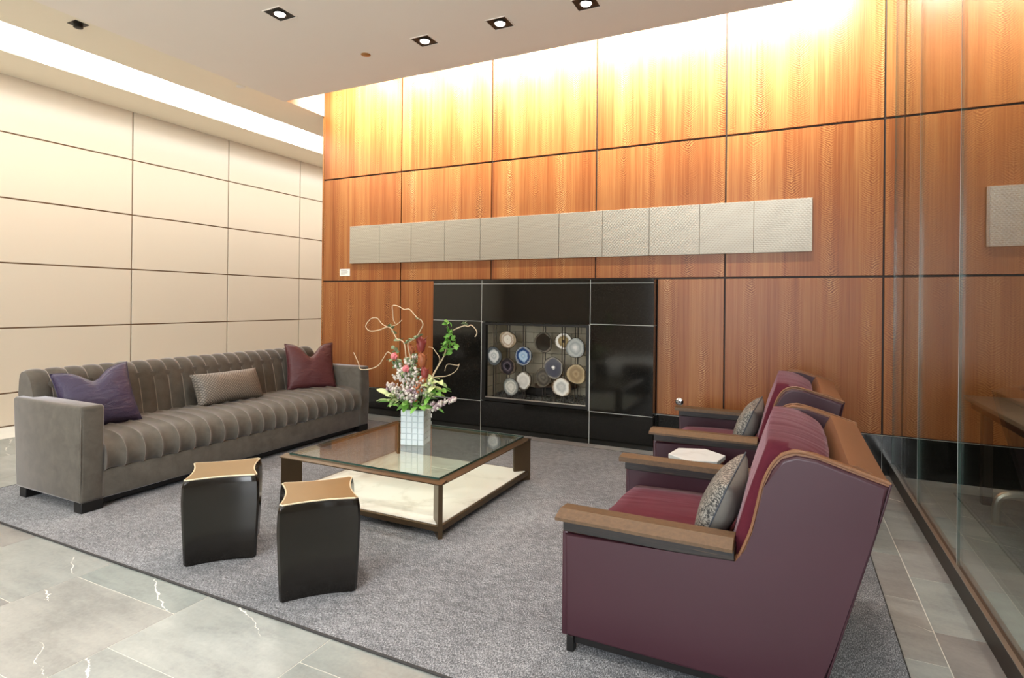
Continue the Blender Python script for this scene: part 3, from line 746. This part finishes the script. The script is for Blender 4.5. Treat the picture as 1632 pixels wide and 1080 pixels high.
def place_pillow(name, label, mat, wd, ht, th, loc, rz, lean, roll=0, chop=0, seed=0, group=None, edge=None):
    """loc = middle of the lower edge; faces local -Y, leans back by `lean`"""
    o = thing(name, label, 'cushion', loc, group)
    o.rotation_euler = (Matrix.Rotation(rz, 3, 'Z') @ Matrix.Rotation(-lean, 3, 'X') @ Matrix.Rotation(roll, 3, 'Y')).to_euler()
    bm = pillow(wd, ht, th, chop, seed); bmesh.ops.translate(bm, verts=bm.verts, vec=(0, 0, ht / 2))
    cv = link('cover', tomesh('cover', bm, True, 70), mat, o)
    if isinstance(mat, list):
        for p in cv.data.polygons:
            if p.center.y > 0: p.material_index = 1
    bm = BM(); tube(bm, [(p[0], p[1], p[2] + ht / 2) for p in pillow_edge(wd, ht, chop)], .003, 6, closed=True)
    link('seam', tomesh('seam', bm), edge or mat, o)
    return o
place_pillow('throw_pillow', 'purple leather throw pillow in the corner of the grey sofa', M['purple_leather'], .48, .47, .18, (-4.49, 2.465, .455), math.radians(74), math.radians(24), math.radians(-7), .20, 3)
place_pillow('throw_pillow', 'maroon leather pillow with a chopped top on the grey sofa', M['maroon_leather'], .50, .50, .17, (-4.50, 4.49, .468), math.radians(58), math.radians(20), math.radians(0), .28, 11)
place_pillow('lumbar_pillow', 'narrow python-print lumbar pillow in the middle of the grey sofa', M['snake'], .66, .30, .23, (-4.53, 3.56, .468), math.radians(88), math.radians(24), 0, .0, 21)

# ================================================================== COFFEE TABLE
TX0, TX1, TY0, TY1, TZ = -3.12, -1.815, 2.82, 4.115, .345
ct = thing('coffee_table', 'large square bronze coffee table with glass top and white marble shelf', 'table', (-2.47, 3.47, RZ))
fw = .062
for k, (a, b, c, d) in enumerate(((TX0, TX1, TY0, TY0 + fw), (TX0, TX1, TY1 - fw, TY1), (TX0, TX0 + fw, TY0 + fw, TY1 - fw), (TX1 - fw, TX1, TY0 + fw, TY1 - fw))):
    bm = BM(); poly = None
    # chamfered rail: full height inside, thin outer lip
    if k < 2:
        yo, yi = (c, d) if k == 0 else (d, c)
        prism(bm, [(yo, TZ - .020), (yo, TZ - .014), (yi, TZ), (yi, TZ - .020)], a, b, 'x')
    else:
        xo, xi = (a, b) if k == 2 else (b, a)
        prism(bm, [(xo, TZ - .020), (xo, TZ - .014), (xi, TZ), (xi, TZ - .020)], c, d, 'y')
    part('top_rail', bm, M['bronze'], ct, False)
bm = BM(); box(bm, TX0 + .045, TX1 - .045, TY0 + .045, TY1 - .045, TZ - .002, TZ + .010)
o = part('glass_top', bm, [M['table_glass'], M['glass_edge']], ct, False)
for p in o.data.polygons:
    if abs(p.normal.z) < .5: p.material_index = 1
for cx, cy, sx, sy in ((TX0, TY0, 1, 1), (TX1, TY0, -1, 1), (TX1, TY1, -1, -1), (TX0, TY1, 1, -1)):
    bm = BM(); q = .7071; L = .135; t = .014
    d = Vector((sx * q, sy * q, 0)); n = Vector((-d.y, d.x, 0)); p0 = Vector((cx, cy, 0)) + d * .012
    poly = [(p0 - n * t)[:2], (p0 + d * L - n * t)[:2], (p0 + d * L + n * t)[:2], (p0 + n * t)[:2]]
    prism(bm, poly, RZ, TZ - .018, 'z'); part('leg', bm, M['bronze'], ct, False)
for (a, b, c, d) in ((TX0 + .02, TX1 - .02, TY0 + .01, TY0 + .03), (TX0 + .02, TX1 - .02, TY1 - .03, TY1 - .01), (TX0 + .01, TX0 + .03, TY0 + .03, TY1 - .03), (TX1 - .03, TX1 - .01, TY0 + .03, TY1 - .03)):
    bm = BM(); box(bm, a, b, c, d, .048, .082, .002, 1); part('shelf_rail', bm, M['bronze'], ct, False)
bm = BM(); box(bm, TX0 + .03, TX1 - .03, TY0 + .03, TY1 - .03, .055, .086, .002, 1); part('marble_shelf', bm, M['marble'], ct, False)

# ================================================================== STOOLS
def stool(c, rz, label):
    r = thing('drum_stool', label, 'stool', (c[0], c[1], RZ), 'pair of pinched bronze stools'); r.rotation_euler = (0, 0, rz)
    H = .462 - RZ; half = .184
    def outline(s, cr=.016, n=14):
        pts = []
        for q in range(4):
            A = Vector((1, -1, 0)) if q == 0 else None
            ang = q * PI / 2
            for i in range(n):
                t = -1 + 2 * (i + .5) / n
                x = half * s * (1 - .14 * (1 - t * t)); y = half * s * t * .985
                # round the corner tips
                if abs(t) > .9: x -= .010 * ((abs(t) - .9) / .1) ** 2
                pts.append((x * math.cos(ang) - y * math.sin(ang), x * math.sin(ang) + y * math.cos(ang)))
        return pts
    prof = [(0, .93), (.012, .965), (.10, .985), (.25, 1.02), (.34, 1.035), (.41, 1.02), (.44, .99), (H - .004, .965)]
    bm = BM(); rings = []
    for z, s in prof: rings.append([bm.verts.new((x, y, z)) for x, y in outline(s)])
    m = len(rings[0])
    for A, B in zip(rings, rings[1:]):
        for k in range(m): bm.faces.new((A[k], A[(k + 1) % m], B[(k + 1) % m], B[k]))
    bm.faces.new(rings[0][::-1]); bm.faces.new(rings[-1])
    link('body', tomesh('body', bm, True, 50), M['stool'], r)
    bm = BM(); o1 = outline(.955); o2 = outline(.93)
    prism(bm, o2, H - .006, H + .001, 'z'); link('top', tomesh('top', bm, False), M['stool_top'], r)
    bm = BM(); tube(bm, [(x, y, H - .003) for x, y in o1], .004, 6, closed=True); link('rim', tomesh('rim', bm), M['stool_rim'], r)
    return r
stool((-2.815, 2.165), math.radians(47), 'dark bronze pinched stool with gold top, the one beside the sofa')
stool((-2.09, 2.135), math.radians(46), 'dark bronze pinched stool with gold top, nearer the coffee table corner')

# ================================================================== ARMCHAIRS
def armchair(label):
    r = thing('armchair', label, 'armchair', (-.25, 2.685, RZ), 'aubergine leather armchairs')
    Y0, Y1, T = 2.15, 3.22, .075
    wing = [(-.80, .072), (-.812, .495), (-.158, .497), (-.135, .555), (-.112, .62), (-.095, .70), (-.078, .78), (-.053, .843), (-.022, .884), (.020, .902), (.083, .897), (.296, .834), (.262, .69), (.144, .24), (.100, .072)]
    for s in (0, 1):
        ya, yb = (Y0, Y0 + T) if s == 0 else (Y1 - T, Y1)
        inner = [(x, z) for x, z in wing]
        core_p = [(x + .014 if x < -.7 else (x - .012 if x > .09 and z < .8 else x), z) for x, z in wing]
        bm = BM(); prism(bm, core_p, ya + .012, yb - .010, 'y', .003, 1); core = part('wing_edge', bm, M['tan_leather'], r, True, 30)
        # padded skins, slightly inset from the welt
        cx = sum(p[0] for p in wing) / len(wing); cz = .45
        skin = [(x + (.010 if x < -.7 else (-.006 if x > .09 else .004)), z - (.010 if z > .45 else -.004)) for x, z in wing]
        out_ = (ya, ya + .02) if s == 0 else (yb - .02, yb)
        bm = BM(); prism(bm, skin, out_[0], out_[1], 'y', .012, 4); part('outer_panel', bm, M['leather'], r, True, 40)
        inn = (yb - .018, yb - .002) if s == 0 else (ya + .002, ya + .018)
        bm = BM(); prism(bm, skin, inn[0], inn[1], 'y', .007, 3); part('inner_panel', bm, M['leather'], r, True, 40)
        bm = BM(); box(bm, -.811, -.785, ya + .004, yb - .003, .074, .489, .006, 2); part('arm_front', bm, M['leather'], r)
        # welts
        ywelt = ya + .013 if s == 0 else yb - .013
        bm = BM(); tube(bm, catmull([(x, ywelt, z) for x, z in wing[2:12]], 4), .0055, 7); part('welt', bm, M['tan_leather'], r)
        bm = BM(); tube(bm, catmull([(x, ywelt, z) for x, z in wing[11:]], 4), .004, 7); part('welt', bm, M['leather'], r)
        # oak arm cap: a dark board with an overhanging top
        yc0, yc1 = (Y0 + .004, Y0 + .105) if s == 0 else (Y1 - .105, Y1 - .004)
        bm = BM(); box(bm, -.808, -.166, yc0, yc1, .488, .532, .002, 1); capb = part('arm_board', bm, M['oak'], r, False)
        yt0, yt1 = (Y0 - .012, Y0 + .125) if s == 0 else (Y1 - .125, Y1 + .012)
        ym = yt0 + .05 if s == 0 else yt1 - .05
        if s == 0: poly = [(yt0, .530), (yt1, .530), (yt1, .556), (yt0 + .06, .562), (yt0, .542)]
        else: poly = [(yt0, .530), (yt1, .530), (yt1, .542), (yt1 - .06, .562), (yt0, .556)]
        bm = BM(); prism(bm, poly, -.838, -.170, 'x', .002, 1); part('arm_cap', bm, M['oak_top'], r, False)
    # back slab between the wings
    bk = [(-.02, .20), (.005, .35), (.165, .835), (.185, .868), (.21, .866), (.292, .832), (.262, .69), (.144, .24), (.104, .080), (.0, .08)]
    bm = BM(); prism(bm, bk, Y0 + T - .012, Y1 - T + .012, 'y'); part('back', bm, M['tan_leather'], r, True, 25)
    bm = BM(); prism(bm, [(.288, .815), (.296, .812), (.268, .69), (.150, .24), (.108, .085), (.098, .085), (.14, .24), (.258, .69)], Y0 + .03, Y1 - .03, 'y'); part('rear_panel', bm, M['leather'], r, True, 40)
    # seat rail and cushions
    bm = BM(); box(bm, -.795, .02, Y0 + T - .012, Y1 - T + .012, .072, .255, .01, 2); part('seat_rail', bm, M['leather'], r)
    def cushion(name, x0, x1, y0, y1, z0, z1, crown, tilt=0.0, rr=.05):
        bm = BM(); n = 20
        hx, hy, hz = (x1 - x0) / 2, (y1 - y0) / 2, (z1 - z0) / 2
        bmesh.ops.create_cube(bm, size=2); bmesh.ops.subdivide_edges(bm, edges=bm.edges, cuts=11, use_grid_fill=True)
        for v in bm.verts:
            p = v.co.copy(); e = .30
            q = Vector((p.x * math.sqrt(1 - e * (p.y ** 2 + p.z ** 2) / 2 + e * e * (p.y * p.z) ** 2 / 3), p.y * math.sqrt(1 - e * .35 * (p.x ** 2 + p.z ** 2) / 2), p.z * math.sqrt(1 - e * .8 * (p.y ** 2 + p.x ** 2) / 2)))
            q.z *= 1 + crown * (1 - p.x ** 2) * (1 - p.y ** 2) if p.z > 0 else 1
            w_ = Vector((q.x * hx, q.y * hy, q.z * hz))
            w_ += w_.normalized() * .006 * noise.noise(Vector((w_.x * 5, w_.y * 14, w_.z * 6)))
            w_ = Matrix.Rotation(tilt, 3, 'Y') @ w_
            v.co = w_ + Vector(((x0 + x1) / 2, (y0 + y1) / 2, (z0 + z1) / 2))
        return part(name, bm, M['burg_velvet'], r, True, 80)
    cushion('seat_cushion', -.80, .03, Y0 + T + .004, Y1 - T - .004, .25, .418, .10)
    cushion('back_cushion', -.150, .085, Y0 + T + .004, Y1 - T - .004, .38, .915, .0, math.radians(16))
    # plinth and legs
    bm = BM(); box(bm, -.77, .06, Y0 + .02, Y1 - .02, .045, .074); part('plinth', bm, M['black_foot'], r, False)
    for x in (-.79, .05):
        for y in (Y0 + .006, Y1 - .046):
            bm = BM(); box(bm, x, x + .03, y, y + .04, RZ, .074, .002, 1); part('leg', bm, M['black_foot'], r, False)
    return r
ch1 = armchair('aubergine leather armchair with oak arms, the one farther from the wood wall')
ch2 = copy_tree(ch1); ch2.location.y += 1.70; ch2['label'] = 'aubergine leather armchair with oak arms, the one close to the wood wall'
for (y, lab) in ((2.57, 'grey speckled throw pillow in the armchair farther from the wood wall'), (4.29, 'grey speckled throw pillow in the armchair close to the wood wall')):
    o = place_pillow('throw_pillow', lab, [M['speckle'], M['grey_face']], .40, .34, .15, (-.31, y, .415), math.radians(-93), math.radians(22), math.radians(6), .0, y, 'speckled pillows in the armchairs', M['grey_cloth'])

# ================================================================== SIDE TABLE
sd = thing('side_table', 'small hexagonal white marble side table between the two armchairs', 'table', (-.487, 3.56, RZ))
hx = [(-.635, 3.50), (-.60, 3.66), (-.475, 3.785), (-.345, 3.69), (-.385, 3.40), (-.535, 3.38)]
hx = [(-.487 + .165 * math.cos(math.radians(60 * k + 20)), 3.545 + .165 * math.sin(math.radians(60 * k + 20))) for k in range(6)]
bm = BM(); prism(bm, hx, .478, .506, 'z', .003, 1); part('marble_top', bm, M['marble2'], sd, False)
bm = BM(); prism(bm, [(-.487 + (x + .487) * .96, 3.545 + (y - 3.545) * .96) for x, y in hx], .468, .479, 'z'); part('tray', bm, M['gold'], sd, False)
for k in range(3):
    x, y = hx[k * 2]; fx, fy = -.487 + (x + .487) * .85, 3.545 + (y - 3.545) * .85
    bm = BM(); tube(bm, [(fx, fy, .47), (-.487 + (x + .487) * .35, 3.545 + (y - 3.545) * .35, .25), (fx, fy, RZ)], .010, 8); part('leg', bm, M['gold'], sd)

# ================================================================== VASE AND FLOWERS
VX, VY, VZ = -2.478, 3.50, TZ + .010
va = thing('vase', 'white square ceramic vase with a gridded faceted surface on the glass table', 'vase', (VX, VY, VZ)); va.rotation_euler = (0, 0, math.radians(17))
VH, VW = .255, .175
bm = BM()
hw = VW / 2 - .006; box(bm, -hw, hw, -hw, -hw + .012, 0, VH); box(bm, -hw, hw, hw - .012, hw, 0, VH); box(bm, -hw, -hw + .012, -hw + .012, hw - .012, 0, VH); box(bm, hw - .012, hw, -hw + .012, hw - .012, 0, VH); box(bm, -hw, hw, -hw, hw, 0, .012)
vbody = link('body', tomesh('body', bm, False), M['vase'], va)
fm = None
bm = BM(); c = VW / 4
box(bm, -c / 2, c / 2, -.006, .002, -VH / 12, VH / 12)
for v in bm.verts:
    if v.co.y < -.005: v.co.x *= .83; v.co.z *= .83
fm = tomesh('facet', bm, False); fm.materials.append(M['vase'])
for q in range(4):
    for i in range(4):
        for j in range(6):
            m = Matrix.Rotation(q * PI / 2, 4, 'Z') @ Matrix.Translation((-VW / 2 + c * (i + .5), -hw, VH / 6 * (j + .5)))
            o = link('facet', fm, None, vbody); o.matrix_local = m
def P(u, v, dy=0.0): return at_y(u, v, VY + dy)
ROOT = Vector((VX, VY, VZ + .03))
def leaf_mesh(L, W, bend=.25, n=6):
    bm = BM()
    V = []
    for i in range(n + 1):
        t = i / n; wdt = W * math.sin(PI * min(1, t * .92 + .04)) ** .8; z = -bend * L * t * t
        V.append([bm.verts.new((L * t, s * wdt / 2, z + (abs(s) * .18 * wdt))) for s in (-1, 0, 1)])
    for i in range(n):
        for k in range(2): bm.faces.new((V[i][k], V[i + 1][k], V[i + 1][k + 1], V[i][k + 1]))
    return tomesh('leaf', bm, True, 80)
LEAF = {k: leaf_mesh(L, W, b) for k, (L, W, b) in {'big': (.12, .055, .3), 'mid': (.095, .046, .3), 'small': (.040, .030, .2)}.items()}
leafcache = {}
def leaf(parent, kind, p, dirv, mat, roll=0, sc=1.0):
    key = (kind, mat.name)
    if key not in leafcache:
        me = LEAF[kind].copy(); me.materials.clear(); me.materials.append(mat); leafcache[key] = me
    o = link('leaf', leafcache[key], None, parent)
    d = Vector(dirv).normalized(); q = d.to_track_quat('X', 'Z').to_matrix().to_4x4() @ Matrix.Rotation(roll, 4, 'X')
    o.matrix_local = Matrix.Translation(Vector(p) - origin_of(parent)) @ q @ Matrix.Diagonal((sc, sc, sc, 1))
    return o
def stem_thing(name, label, cat, group=None): return thing(name, label, cat, ROOT, group)
def neck(dx=0.0, dy=0.0): return [ROOT + Vector((dx * .6, dy * .6, 0)), Vector((VX + dx, VY + dy, VZ + VH + .005))]
# curly willow
def willow(pix, label, dx, dy, knots=(), r=.0048, depth=0.0):
    t = stem_thing('willow_branch', label, 'branch', 'curly willow branches in the vase')
    pts = neck(dx, dy) + [P(u, v, depth * (i + 1) / len(pix)) for i, (u, v) in enumerate(pix)]
    bm = BM(); tube(bm, catmull(pts, 5), r, 6, r * .62); part('stem', bm, M['twig'], t)
    for u, v in knots:
        p = P(u, v, depth * .7)
        for k in range(4):
            leaf(t, 'small', p, (random.uniform(-1, 1), random.uniform(-1, 1), random.uniform(-.2, 1)), M['sage'], random.uniform(-1, 1), random.uniform(.6, 1.0))
    return t
willow([(652, 620), (648, 580), (644, 547), (633, 540), (628, 532), (624, 524), (617, 521), (603, 526), (589, 527), (583, 519), (591, 508), (601, 507), (609, 516), (619, 520.5), (632, 517), (640.6, 509.7)], 'curly willow branch ending in a round loop above the sofa arm', -.03, 0, [(624, 524), (628, 530), (621, 521), (634, 541), (637, 543)], depth=.05)
willow([(658, 620), (656, 580), (650, 550), (655, 543), (663, 538), (671, 524), (674, 517), (671, 510), (665.5, 507), (653, 493), (644, 493), (635.5, 488), (626, 487), (626, 497), (627, 509), (630, 515.5)], 'tall curly willow branch arching over at the top of the bouquet', 0, .02, [(666, 509), (662, 539), (650, 545), (656, 542), (668, 536)], depth=-.04)
willow([(647, 615), (640, 585), (632, 573.5), (619, 561), (612, 569), (603, 582), (589, 588), (574.5, 588), (571, 578), (563.6, 561.5)], 'long thin willow twig curving out sideways over the sofa arm', -.04, -.02, [(628, 556), (632, 560)], depth=.03)
willow([(676, 620), (690, 602), (709, 599.5), (720, 595.5), (728, 589), (732, 580), (729, 582), (715.5, 580), (711, 583), (709, 591)], 'short willow twig with a hooked loop before the granite', .05, 0, r=.003)
willow([(680, 612), (691, 594), (701, 574), (694, 560), (689, 554), (683, 553)], 'short willow twig bending back beside the red buds', .04, .03, r=.003)
lb = willow([(676, 630), (693, 593), (706.7, 569), (713, 549), (716.7, 533), (721, 526.7), (739, 519), (745.5, 520), (751, 518), (758, 524.5), (760, 531), (757, 536.7)], 'leafy green willow branch reaching over the black granite', .055, -.02, [(739, 516)], depth=-.05)
for (u, v, k) in ((715, 514, 3), (713, 517, 3), (717, 527, 5), (720, 531, 5), (716, 536, 4), (707, 550, 6), (710, 547, 5), (722, 546, 6), (718, 543, 5), (725, 550, 4), (711, 556, 4), (711, 565, 5), (717, 560, 4), (714, 540, 4)):
    p = P(u, v, -.04)
    for _ in range(k): leaf(lb, 'small', p + Vector((random.uniform(-.01, .01),) * 3), (random.uniform(-1, 1), random.uniform(-1, 1), random.uniform(-.6, .8)), M['leaf'], random.uniform(-1.5, 1.5), random.uniform(.7, 1.15))
# red protea-like buds
def bud(u, v, hgt, wid, mat, label, dx, dy):
    t = stem_thing('protea_bud', label, 'flower', 'pointed red and rust buds in the bouquet')
    p = P(u, v, dy); pts = neck(dx, dy) + [p]
    bm = BM(); tube(bm, catmull(pts, 4), .004, 6); part('stem', bm, M['stem'], t)
    bm = BM(); lathe(bm, [(.004, -hgt * .6), (wid * .5, -hgt * .4), (wid * .68, -.0), (wid * .5, hgt * .32), (.002, hgt * .52)], p, 12); part('core', bm, mat, t)
    for k in range(11):
        a = k * 2.4; z = -hgt * .45 + hgt * .05 * k
        leaf(t, 'mid', p + Vector((math.cos(a) * wid * .3, math.sin(a) * wid * .3, z)), (math.cos(a) * .16 + .02, math.sin(a) * .16, 1), mat, a, hgt / .15)
bud(671, 549, .115, .05, M['red'], 'tall dark red pointed bud at the top of the bouquet', .02, .01)
bud(673, 574, .10, .05, M['rust'], 'rust orange pointed bud below the tall red one', .03, -.01)
bud(677, 595, .085, .042, M['red'], 'small red bud at the side of the bouquet', .04, -.03)
bud(656, 560, .09, .035, M['rust'], 'slim brownish bud behind the pink blooms', .0, .04)
# pink blooms
def bloom(u, v, rad, label, dx, dy):
    t = stem_thing('pink_bloom', label, 'flower', 'pink blooms in the bouquet')
    p = P(u, v, dy); bm = BM(); tube(bm, catmull(neck(dx, dy) + [P((u + 655) / 2, v + 30, dy), p], 4), .0035, 6); part('stem', bm, M['stem'], t)
    bm = BM()
    for k in range(9):
        a = k * 2.4; rr = rad * (.25 + .07 * k)
        blob(bm, p + Vector((math.cos(a) * rr * .6, math.sin(a) * rr * .6, .012 - .0025 * k)), rad * .5, rad * .2, rad * .55, 2, Matrix.Rotation(a + 1.57, 3, 'Z') @ Matrix.Rotation(.3, 3, 'X'))
    part('petals', bm, M['pink'], t, True, 80)
    for k in range(4): leaf(t, 'mid', p - Vector((0, 0, .02)), (math.cos(k * 1.6), math.sin(k * 1.6), .1), M['sage'], 0, .7)
bloom(628, 568, .036, 'pink bloom at the outer edge of the bouquet towards the sofa', -.04, -.02)
bloom(647, 588, .038, 'pink bloom in the middle of the bouquet', -.01, -.06)
# white and mauve filler stems
def filler(pix, rad, mats, label, dx, dy, nb=48, name='stock_stem'):
    t = stem_thing(name, label, 'flower', 'pale filler flowers in the bouquet')
    pts = catmull(neck(dx, dy) + [P(u, v, dy) for u, v in pix], 5)
    bm = BM(); tube(bm, pts, .003, 6, .0018); part('stem', bm, M['stem'], t)
    tip = pts[len(pts) // 2:]
    for mi, mat in enumerate(mats):
        bm = BM()
        for k in range(nb):
            p = random.choice(tip) + Vector((random.gauss(0, rad), random.gauss(0, rad), random.gauss(0, rad * .8)))
            s = random.uniform(.006, .0135); blob(bm, p, s, s, s * 1.3, 1, Matrix.Rotation(random.random() * 3, 3, 'X'))
        o = part('florets', bm, mat, t, True, 80); o['kind'] = 'stuff'
W, Mv = M['white_petal'], M['mauve_petal']
filler([(645, 612), (632, 600)], .020, [W], 'pale floret spray leaning towards the sofa', -.05, -.02)
filler([(636, 628), (622, 616)], .018, [W, Mv], 'low pale floret spray over the vase rim by the sofa', -.06, -.03)
filler([(650, 605), (644, 590)], .022, [W], 'cream floret spray under the middle pink bloom', -.02, -.05)
filler([(655, 590), (650, 573)], .018, [W, M['sage']], 'cream floret spray rising behind the pink blooms', -.01, .03)
filler([(662, 605), (664, 588)], .020, [W, M['sage']], 'cream floret spray in the centre of the bouquet', .01, -.03)
filler([(668, 620), (672, 604)], .018, [W, M['rust']], 'cream and rust floret spray below the red buds', .02, -.05)
filler([(658, 632), (654, 622)], .024, [Mv, W], 'mauve floret cluster at the front of the bouquet', .0, -.08, 40)
filler([(678, 640), (694, 644), (712, 640), (724, 635)], .010, [Mv, W], 'mauve flower spike reaching sideways towards the granite', .05, -.06, 34)
filler([(676, 646), (690, 650), (700, 646)], .012, [Mv, W], 'short mauve flower spike over the vase rim', .05, -.07, 26)
filler([(640, 630), (628, 622)], .016, [W, M['sage']], 'sage and cream spray beside the variegated leaves', -.06, -.05, 26)
filler([(660, 596), (658, 580), (662, 566)], .016, [W, M['sage']], 'slender cream spray standing up between the pink blooms and red buds', .01, .0, 40)
filler([(642, 600), (636, 586), (630, 578)], .014, [W, M['sage']], 'slender cream spray standing below the outer pink bloom', -.04, .0, 40)
filler([(684, 620), (688, 606)], .014, [W, M['leaf2']], 'cream and green spray beside the small red bud', .05, -.02, 34)
# leafy foliage stems
def foliage(pix, n, mat, label, dx, dy, kind='mid', sc=1.0):
    t = stem_thing('foliage_stem', label, 'foliage', 'leafy foliage in the bouquet')
    pts = catmull(neck(dx, dy) + [P(u, v, dy) for u, v in pix], 5)
    bm = BM(); tube(bm, pts, .003, 6, .0015); part('stem', bm, M['stem'], t)
    for k in range(n):
        p = pts[int(len(pts) * (.45 + .55 * k / n))]; a = k * 2.2 + random.random()
        leaf(t, kind, p, (math.cos(a), math.sin(a), random.uniform(-.3, .7)), mat, random.uniform(-.6, .6), sc * random.uniform(.8, 1.15))
foliage([(640, 640), (625, 632), (616, 628)], 9, M['leaf2'], 'variegated foliage stem spreading low towards the sofa', -.06, -.05)
foliage([(640, 648), (630, 644), (622, 640)], 10, M['leaf'], 'bright green foliage stem hanging at the vase rim by the sofa', -.06, -.07)
foliage([(684, 625), (694, 615), (702, 606)], 9, M['leaf2'], 'variegated foliage stem rising before the black granite', .06, -.03)
foliage([(684, 635), (696, 625), (706, 620)], 10, M['leaf'], 'bright green foliage stem beside the mauve flower spike', .06, -.04)
foliage([(682, 612), (690, 600)], 8, M['leaf2'], 'pale green foliage stem above the bright green one', .05, .0)
foliage([(630, 634), (620, 640)], 8, M['leaf2'], 'pale green foliage stem drooping beside the sofa arm', -.07, -.03)
foliage([(668, 648), (674, 646)], 7, M['leaf'], 'broad green leaves folded over the vase rim', .02, -.09, 'big', .85)
foliage([(650, 646), (646, 640)], 6, M['leaf'], 'broad green leaves at the front of the vase rim', -.03, -.09, 'mid', 1.1)
foliage([(690, 650), (694, 652)], 5, M['leaf'], 'drooping green leaves at the corner of the vase', .06, -.07, 'mid', .9)

# ================================================================== BEYOND THE GLASS
bt = thing('slatted_table', 'slatted wooden table standing in the room beyond the glass wall', 'table', (1.9, 4.3, 0))
bm = BM(); box(bm, 1.20, 2.6, 3.3, 5.22, .66, .72, .003, 1); part('apron', bm, M['dark_bronze'], bt, False)
for k in range(7):
    bm = BM(); box(bm, 1.165 + .21 * k, 1.165 + .21 * k + .204, 3.25, 5.257, .72, .75, .003, 1); part('slat', bm, M['slat'], bt, False, center=True)
for x in (1.24, 2.5):
    for y in (3.36, 5.10):
        bm = BM(); box(bm, x, x + .06, y, y + .06, 0, .67, .003, 1); part('leg', bm, M['dark_bronze'], bt, False)
tr = thing('bent_tube_rack', 'low bent metal tube loop on the floor beyond the glass wall', 'rack', (1.5, 4.7, 0))
for yy in (4.70,):
    bm = BM(); tube(bm, catmull([(1.215, yy, 0), (1.215, yy, .10), (1.235, yy, .17), (1.30, yy, .205), (1.40, yy, .21), (1.62, yy, .21), (1.72, yy, .205), (1.785, yy, .17), (1.805, yy, .10), (1.805, yy, 0)], 5), .024, 10); part('tube_loop', bm, M['steel'], tr)
for xx in (1.215, 1.805):
    bm = BM(); lathe(bm, [(.05, 0), (.05, .006), (.026, .010), (.024, 0)], (xx, 4.70, 0), 20); part('floor_flange', bm, M['steel'], tr)
